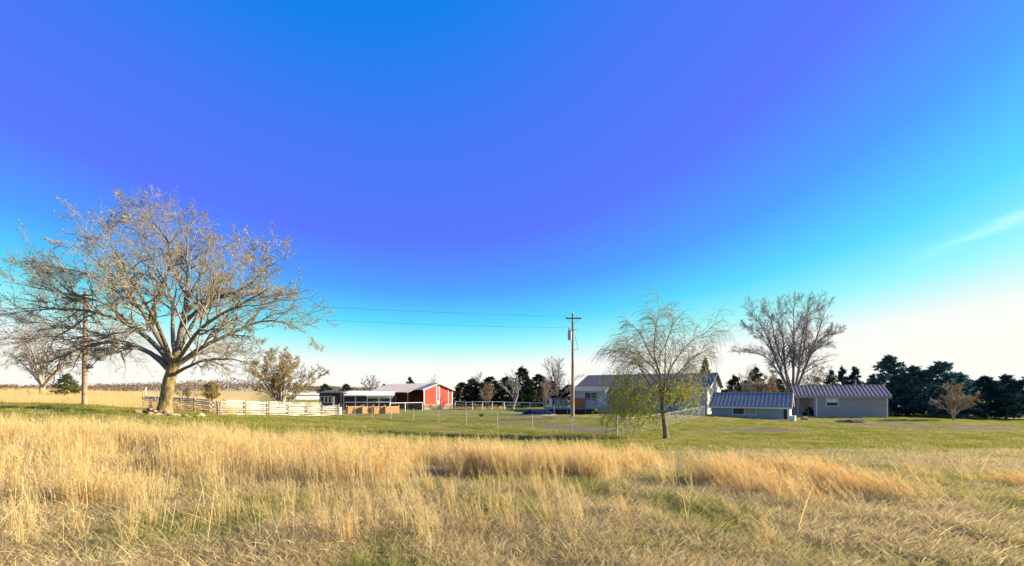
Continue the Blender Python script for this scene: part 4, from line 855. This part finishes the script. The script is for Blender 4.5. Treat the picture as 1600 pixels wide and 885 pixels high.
# --- white-roofed lean-to
Y0 = 66.0; lx0, lx1 = X_(533, Y0), X_(609, Y0); base = G((lx0+lx1)/2, Y0)-.05; Wl = lx1-lx0
le = thing('lean_to', 'open white lean-to with pale metal roof left of the red barn', 'lean-to', (lx0, Y0, base), .22)
h1 = EYE-(618-HZ)/F*Y0-base; h2 = EYE-(611.5-HZ)/F*(Y0+3)-base
for a, b, dzz in ((0, Wl*.50, 0), (Wl*.50+.02, Wl+.4, -.08)):
    MB().prism([(-.5, h1+dzz), (4.2, h2+dzz), (4.2, h2+.06+dzz), (-.5, h1+.06+dzz)], a, b).build('roof_sheet', M['roof_white'], le); MB().box(a, b, -.55, -.505, h1-.1+dzz, h1+.07+dzz).build('fascia', M['white'], le)
for i in range(5): x_ = .35+(Wl-.5)*i/4; MB().box(x_-.06, x_+.06, -.06, .06, -.2, h1-.02).build('post', M['white'], le)
for z_ in (1.25,): MB().box(.3, Wl, -.1, -.065, z_-.08, z_+.08).build('rail', M['white'], le)
MB().box(Wl*.52, Wl+.2, -.1, -.065, h1-.45, h1-.3).build('rail', M['white'], le)
MB().box(0, Wl+.3, 3.6, 3.7, -.2, h2-.35).build('back_wall', M['dark_wood'], le)
# --- dark shed
Y0 = 64.0; lx0, lx1 = X_(499, Y0), X_(532, Y0); base = G((lx0+lx1)/2, Y0)-.05; Wl = lx1-lx0
ds = thing('dark_shed', 'small dark weathered shed with white-framed windows behind the rail fence', 'shed', (lx0, Y0, base), .05)
hh = EYE-(613-HZ)/F*Y0-base; wv = [(.25, .62, 1.2, 2.0), (.78, 1.15, 1.2, 2.0), (1.3, 1.62, 1.2, 2.0)]
mb = wall_x(MB(), 0, Wl*.6, 0, hh-.1, 0, .1, wv); mb.box(0, .1, .1, 2.6, 0, hh-.1).box(Wl*.6-.1, Wl*.6, .1, 2.6, 0, hh-.1).box(Wl*.6, Wl, 1.2, 1.3, 0, hh-.1).box(0, Wl, 2.6, 2.7, 0, hh-.1); mb.build('wall', M['dark_wood'], ds)
for h in wv: window(ds, h, 0, 1)
MB().prism([(-.3, hh-.16), (2.9, hh+.1), (2.9, hh+.2), (-.3, hh-.06)], -.2, Wl+.2).build('roof', M['dark_wood'], ds); MB().box(Wl-.12, Wl, .02, .14, 0, hh-.12).build('porch_post', M['dark_wood'], ds); MB().box(Wl*.6+.4, Wl*.6+1.0, 1.17, 1.198, 0, 1.95).build('door', M['black'], ds)
# --- white house trailer further back
Y0 = 84.0; lx0, lx1 = X_(462, Y0), X_(506, Y0); base = G(lx0, Y0)-.05; Wl = lx1-lx0
wt_ = thing('white_cabin', 'low white flat-roofed cabin behind the budding tree', 'cabin', (lx0, Y0, base), .6)
hh = EYE-(617-HZ)/F*Y0-base; wv = [(2.3, 3.2, 1.0, hh-.35), (3.45, 4.35, 1.0, hh-.35)]
mb = wall_x(MB(), 0, Wl, 0, hh, 0, .1, wv); mb.box(0, .1, .1, 3, 0, hh).box(Wl-.1, Wl, .1, 3, 0, hh).box(0, Wl, 3, 3.1, 0, hh); mb.build('wall', M['white'], wt_)
for h in wv: window(wt_, h, 0, 1)
MB().prism([(-.35, hh+.0), (3.4, hh+.25), (3.4, hh+.38), (-.35, hh+.13)], -1.0, Wl+.3).build('roof', M['roof_white'], wt_)
for k in range(5): MB().box(.02, 2.1, -.02, -.003, .3+k*.35, .32+k*.35).build('siding_board', M['white'], wt_)
# --- firewood stacks
q_ = np.random.default_rng(15)
for k_, (pa, pb, lb) in enumerate(((543, 563, 'leftmost stack of orange firewood in the row before the lean-to'), (566, 581, 'second stack of orange firewood from the left, before the lean-to'), (584, 599, 'third stack of orange firewood from the left, before the lean-to'), (602, 620, 'rightmost stack of orange firewood, nearest the red barn'))):
    Yk = 57.0+.6*k_; c_ = gp(pa, Yk); Wk = (X_(pb, Yk)-c_[0])*1.4; fs = thing('firewood_stack', lb, 'firewood', c_, .8, 'firewood stacks before the lean-to'); lm = MB(); zz = .08; rw = 0
    while zz < .95:
        rr = q_.uniform(.06, .085); x_ = rr+(.05 if rw % 2 else 0)
        while x_ < Wk-.05:
            r2 = rr*q_.uniform(.85, 1.1); lm.bar((x_, -q_.uniform(0, .06), zz), (x_, .5, zz), 2*r2, k=7); x_ += 2*r2+.005
        zz += 1.8*rr; rw += 1
    lm.build('logs', M['firewood'], fs)['kind'] = 'stuff'
    for x_ in (-.06, Wk+.02): MB().bar((x_, .2, -.1), (x_, .2, 1.15), .08).build('end_stake', M['post_wood'], fs)
c_ = gp(530, 54); dr_ = thing('pale_drum', 'pale upright drum at the right end of the rail fence', 'drum', c_)
MB().bar((0, 0, 0), (0, 0, .88), .58, k=18).build('drum_body', M['cream'], dr_); MB().bar((0, 0, .88), (0, 0, .92), .54, k=18).build('drum_lid', M['white'], dr_)
for z_ in (.28, .58): MB().bar((0, 0, z_), (0, 0, z_+.03), .61, k=18).build('drum_hoop', M['cream'], dr_)

# ------------------------------------------------------------------ fences
def rail_mesh(i):
    q = np.random.default_rng(i); n_ = 7; x = np.linspace(-.5, .5, n_); p = np.stack((x, q.normal(0, .012, n_), q.normal(0, .012, n_)), 1); rr = .054*q.uniform(.8, 1.2, n_)
    V, f = tubes(p[None], rr[None], 6); c = [tuple(range(6)), tuple(range(6*(n_-1), 6*n_))]; me = bpy.data.meshes.new('rail'); me.from_pydata([tuple(v) for v in V], [], [tuple(k) for k in f]+c); me.materials.append(M['rail']); me.update(); return me
RM = [rail_mesh(40+i) for i in range(6)]
def rail_fence(label, a, b, h, nr, bays, za=None):
    a = np.array(a, float); b = np.array(b, float); Ln = np.linalg.norm(b-a); ang = math.atan2(b[1]-a[1], b[0]-a[0]); f = thing('rail_fence', label, 'fence', (a[0], a[1], G(*a)), 0, 'weathered split-rail fence')
    z0 = G(*a); d = (b-a)/Ln; nrm = np.array((-d[1], d[0]))
    for i in range(bays+1):
        p = a+(b-a)*i/bays; z = G(*p)-z0; hh = h*rng.uniform(1.0, 1.12)
        for sgn in (-1, 1):
            o_ = p-a+nrm*.13*sgn; MB().bar((o_[0], o_[1], z-.2), (o_[0]+rng.normal(0, .02), o_[1], z+hh), .12, k=6).build('post', M['post_wood'], f)
    for i in range(bays):
        for k in range(nr):
            p0 = a+(b-a)*(i-.06)/bays; p1 = a+(b-a)*(i+1.06)/bays; off = nrm*.07*(1 if (i+k) % 2 else -1)
            zc0 = G(*(a+(b-a)*i/bays))-z0+.1+k*(h-.16)/(nr-1)+rng.normal(0, .012); zc1 = G(*(a+(b-a)*(i+1)/bays))-z0+.1+k*(h-.16)/(nr-1)+rng.normal(0, .012); m_ = (p0+p1)/2-a+off
            ln = np.linalg.norm(p1-p0); s_ = rng.uniform(.85, 1.25)
            link('rail', RM[rng.integers(0, 6)], f, (m_[0], m_[1], (zc0+zc1)/2), (rng.uniform(0, 0.2), -math.atan2(zc1-zc0, ln), ang), (ln, s_, s_*1.05))
    return f
A_ = (X_(330, 35), 35); B_ = (X_(226, 42.5), 42.5); C_ = (X_(526, 50), 50)
rail_fence('shaded stretch of weathered rail fence behind the large bare tree', A_, B_, 1.12, 7, 5)
rail_fence('sunlit pale rail fence running right from the corner post towards the drum', (A_[0]+.5, A_[1]+.15), C_, 1.12, 6, 6)
rail_fence('rear stretch of pale rail fence seen over the top of the nearer one', (X_(352, 46), 46), (X_(500, 60), 60), 1.25, 7, 6)
c_ = gp(228, 43.2); o = MB().bar((0, 0, -.2), (0, 0, 2.0), .11, k=8).build('marker_post', M['white'], None, c_); tag(o, 'single tall white post at the left end of the rail fence', 'post')

def chain_fence(name, label, pts_, h, step, rail, m_post, group=None, mesh_step=.09, pr=.03):
    pts_ = [np.array(p, float) for p in pts_]; o0 = pts_[0]; z0 = G(*o0); f = thing(name, label, 'fence', (o0[0], o0[1], z0), 0, group)
    wires = []; prev = None
    for a, b in zip(pts_, pts_[1:]):
        Ln = np.linalg.norm(b-a); n_ = max(1, round(Ln/step))
        for i in range(n_+1):
            p = a+(b-a)*i/n_; z = G(*p)-z0; key = tuple(np.round(p, 2))
            if prev is None or key != prev[0]:
                big = (i in (0, n_)); MB().bar((*(p-o0), z-.3), (*(p-o0), z+h*(1.06 if big else 1.0)), 2*pr*(1.5 if big else 1), k=8).build('post', m_post, f)
                MB().bar((*(p-o0), z+h*(1.06 if big else 1.0)), (*(p-o0), z+h*(1.06 if big else 1.0)+.04), 2.4*pr*(1.5 if big else 1), k=8).build('post_cap', m_post, f)
            prev = (key,)
            if i < n_:
                p2 = a+(b-a)*(i+1)/n_; z2 = G(*p2)-z0
                if rail: MB().bar((*(p-o0), z+h-.03), (*(p2-o0), z2+h-.03), .05, k=6).build('top_rail', m_post, f)
                else: MB().bar((*(p-o0), z+h-.03), (*(p2-o0), z2+h-.03), .012, k=3).build('tension_wire', M['chain'], f)
                ns = int(np.linalg.norm(p2-p)/mesh_step)
                for j in range(-int(h/mesh_step), ns):
                    for sg in (1, -1):
                        u0 = j*mesh_step; u1 = u0+h; za_, zb_ = (.05, h) if sg > 0 else (h, .05)
                        l_ = ns*mesh_step; k0 = max(0, -u0)/h; k1 = min(1, (l_-u0)/h)
                        if k1 <= k0: continue
                        q0 = p+(p2-p)*((u0+k0*h)/l_); q1 = p+(p2-p)*((u0+k1*h)/l_); zz0 = z+(z2-z)*((u0+k0*h)/l_)+za_+(zb_-za_)*k0; zz1 = z+(z2-z)*((u0+k1*h)/l_)+za_+(zb_-za_)*k1
                        wires.append(((*(q0-o0), zz0), (*(q1-o0), zz1)))
    W = np.array(wires); V, q = tubes(W, np.full((len(W), 2), .0022), 3); o = link('wire_mesh', fastmesh('wire_mesh', V, q, mats=[M['chain']]), f); o['kind'] = 'stuff'
    return f
CF = (6.9, 29.5)
chain_fence('chain_link_fence', 'galvanised chain-link fence running left across the yard from the corner post', [CF, (-11.9, 44), (X_(530, 50.5), 50.5)], 1.2, 3.39, False, M['galv'])
chain_fence('chain_link_fence', 'chain-link fence with top rail running from the willow up to the low shed', [(7.0, 29.8), (22.3, 52)], 1.2, 2.9, True, M['galv'], mesh_step=.22)
def pipe_fence(label, px_list, Y0, Y1, h):
    p = [np.array((X_(a, Y0+(Y1-Y0)*i/(len(px_list)-1)), Y0+(Y1-Y0)*i/(len(px_list)-1))) for i, a in enumerate(px_list)]; o0 = p[0]; z0 = G(*o0); f = thing('pipe_fence', label, 'fence', (*o0, z0))
    W = []
    for i, q in enumerate(p):
        z = G(*q)-z0; MB().bar((*(q-o0), z-.3), (*(q-o0), z+h), .13, k=8).build('post', M['white'], f)
        if i+1 < len(p):
            q2 = p[i+1]; z2 = G(*q2)-z0; MB().bar((*(q-o0), z+h-.06), (*(q2-o0), z2+h-.06), .09, k=6).build('top_rail', M['white'], f)
            for j in range(1, 8): W.append(((*(q-o0), z+h*j/8), (*(q2-o0), z2+h*j/8)))
    W = np.array(W); V, q = tubes(W, np.full((len(W), 2), .004), 3); o = link('wire_mesh', fastmesh('wire_mesh', V, q, mats=[M['chain']]), f); o['kind'] = 'stuff'
pipe_fence('white pipe fence joining the lean-to to the red barn', [609, 633, 660], 64, 68, 1.35)
pipe_fence('white pipe fence running right from the red barn to the pale forked tree', [711, 728, 738, 754, 769, 786], 72, 71, 1.35)
pipe_fence('far pipe fence in shade between the pale forked tree and the deck', [788, 828, 850], 71, 69, 1.3)
# straw left uncut along the foot of the white pipe fence
xs_ = rng.uniform(X_(711, 72), X_(790, 71), 240); ys_ = 72.3+rng.uniform(-.3, 1.2, 240)
scatter('fence_straw', sed, np.c_[xs_, ys_, height(xs_, ys_)], np.c_[rng.normal(0, .1, (240, 2)), rng.uniform(0, 6, 240)], rng.uniform(.4, .8, 240), rng.integers(0, 6, 240), np.zeros(240), 'strip of dry straw along the foot of the white pipe fence', 'grass')

# ------------------------------------------------------------------ utility poles and wires
pY = 45.0; pc = gp(895, pY); H = EYE-(490-HZ)/F*pY-pc[2]
up = thing('utility_pole', 'tall wooden utility pole with transformer and crossarm beside the deck', 'pole', pc)
V, q = tubes(np.array([[[0, 0, -.3], [.0, 0, H*.5], [0, 0, H]]]), np.array([[.17, .14, .10]]), 12); link('shaft', fastmesh('shaft', V, q, mats=[M['pole_wood']], smooth=True), up)
za = EYE-(498-HZ)/F*pY-pc[2]; zb = EYE-(516-HZ)/F*pY-pc[2]
MB().box(-.72, .85, -.17, -.105, za-.06, za+.06).build('crossarm', M['dark_pole'], up)
MB().bar((0, -.18, za-.65), (-.55, -.18, za-.06), .03).build('arm_brace', M['galv'], up); MB().bar((0, -.18, za-.65), (.55, -.18, za-.06), .03).build('arm_brace', M['galv'], up)
for x_ in (-.66, .5, .8): MB().bar((x_, -.14, za+.06), (x_, -.14, za+.2), .09, k=8).build('insulator', M['tin_grey'], up)
MB().bar((0, 0, H), (0, 0, H+.16), .08, k=8).build('insulator', M['tin_grey'], up)
tk = MB().bar((-.30, -.05, zb-1.0), (-.30, -.05, zb-.1), .42, k=18).build('transformer', M['tin_grey'], up)
MB().bar((-.30, -.05, zb-.1), (-.30, -.05, zb-.04), .36, k=18).build('lid', M['tin_grey'], tk); MB().bar((-.36, -.05, zb-.04), (-.42, -.05, zb+.24), .08, k=8).build('bushing', M['dark_pole'], tk)
MB().box(-.12, .0, -.16, .06, zb-.75, zb-.65).build('bracket', M['galv'], up); MB().bar((.02, -.12, zb-.1), (.45, -.12, zb+.12), .04).build('side_arm', M['galv'], up); MB().bar((.42, -.12, zb+.08), (.42, -.12, zb+.22), .07, k=8).build('insulator', M['tin_grey'], up)
curve_bar('drop_lead', [(.2, -.1, zb-.6), (.4, -.1, zb-1.4), (.52, -.1, zb-1.9), (.45, -.1, zb-2.0), (.12, -.1, zb-1.95)], .018, M['black'], up)
curve_bar('conduit', [(-.2, .02, -.2), (-.2, .02, 1.4), (-.19, .02, 3.0)], .045, M['galv'], up)
lY = 33.0; lc_ = gp(132, lY); HL = EYE-(455-HZ)/F*lY-lc_[2]
lp = thing('utility_pole', 'weathered wooden utility pole at far left behind the spreading branches', 'pole', lc_)
V, q = tubes(np.array([[[0, 0, -.3], [.03, 0, HL*.5], [.08, 0, HL]]]), np.array([[.17, .15, .11]]), 12); link('shaft', fastmesh('shaft', V, q, mats=[M['pole_wood']], smooth=True), lp)
MB().box(-.7, .8, -.18, -.11, HL-.4, HL-.28).build('crossarm', M['dark_pole'], lp)
for x_ in (-.62, .7): MB().bar((x_, -.14, HL-.28), (x_, -.14, HL-.14), .09, k=8).build('insulator', M['tin_grey'], lp)
def wire(label, a, b, sag, rad=.007):
    a = np.array(a); b = np.array(b); u = np.linspace(0, 1, 24)[:, None]; p = a+(b-a)*u; p[:, 2] -= sag*4*(u*(1-u))[:, 0]
    return tag(curve_bar('power_line', p-a, rad, M['black'], None, 4, tuple(a)), label, 'wire')
pt = np.array(pc); lt = np.array(lc_)
wire('upper power line from the tall pole to the left pole', pt+(-.66, -.14, za+.2), lt+(.7, -.14, HL-.14), .25)
wire('lower power line from the transformer to the left pole', pt+(-.05, -.12, zb+.2), lt+(.1, -.1, HL-1.1), .3)
wire('power line running right from the crossarm over the willow', pt+(.8, -.14, za+.2), (91, 73, 8.2), .6, .002)

# ------------------------------------------------------------------ the black hen in the yard
hY = 48.0; hc = gp(752, hY)
hen = thing('black_hen', 'black hen standing in the yard behind the chain-link fence', 'hen', hc, .25)
r = np.random.default_rng(3)
def lathe_path(pts, rad, k=12, sq=1.0):
    Pt = np.array(pts, float); R_ = np.array(rad, float); V, q = tubes(Pt[None], R_[None], k); return V, q
pts = [(-.27, 0, .44), (-.22, 0, .40), (-.14, 0, .33), (-.04, 0, .29), (.06, 0, .29), (.13, 0, .33), (.17, 0, .40), (.19, 0, .47), (.21, 0, .52), (.235, 0, .535), (.26, 0, .53)]
rad = [.012, .06, .11, .14, .14, .115, .075, .05, .047, .04, .012]
V, q = lathe_path(pts, rad); link('body', fastmesh('body', V*[1, .85, 1], q, mats=[M['feather']], smooth=True), hen)
tl = MB()
for a in (-.5, -.25, 0, .25, .5): tl.bar((-.2, 0, .4), (-.34-.05*math.cos(a), .12*a, .54+.05*math.cos(a*2)), .05, .015)
tl.build('tail', M['feather'], hen)
for s_ in (-1, 1): MB().prism([(-.18, .34), (-.1, .42), (.08, .40), (.12, .33), (.0, .26), (-.12, .27)], s_*.105, s_*.13, axis=1).build('wing', M['feather'], hen)
MB().prism([(.2, .56), (.215, .6), (.23, .575), (.245, .6), (.262, .57), (.27, .545), (.24, .55)], -.008, .008, axis=1).build('comb', M['comb'], hen)
MB().add([(.255, -.012, .535), (.255, .012, .535), (.255, 0, .515), (.30, 0, .522)], [(0, 1, 2), (0, 3, 1), (1, 3, 2), (2, 3, 0)]).build('beak', M['tan_wood'], hen)
for s_ in (-1, 1):
    lg2 = MB().bar((.0, s_*.05, .19), (.02, s_*.05, .09), .022, k=6).bar((.02, s_*.05, .09), (.0, s_*.05, .012), .016, k=6)
    for a in (-.5, 0, .5): lg2.bar((0, s_*.05, .012), (.06*math.cos(a), s_*.05+.06*math.sin(a), .008), .012, k=5)
    lg2.bar((0, s_*.05, .012), (-.03, s_*.05, .008), .012, k=5); lg2.build('leg', M['tan_wood'], hen)
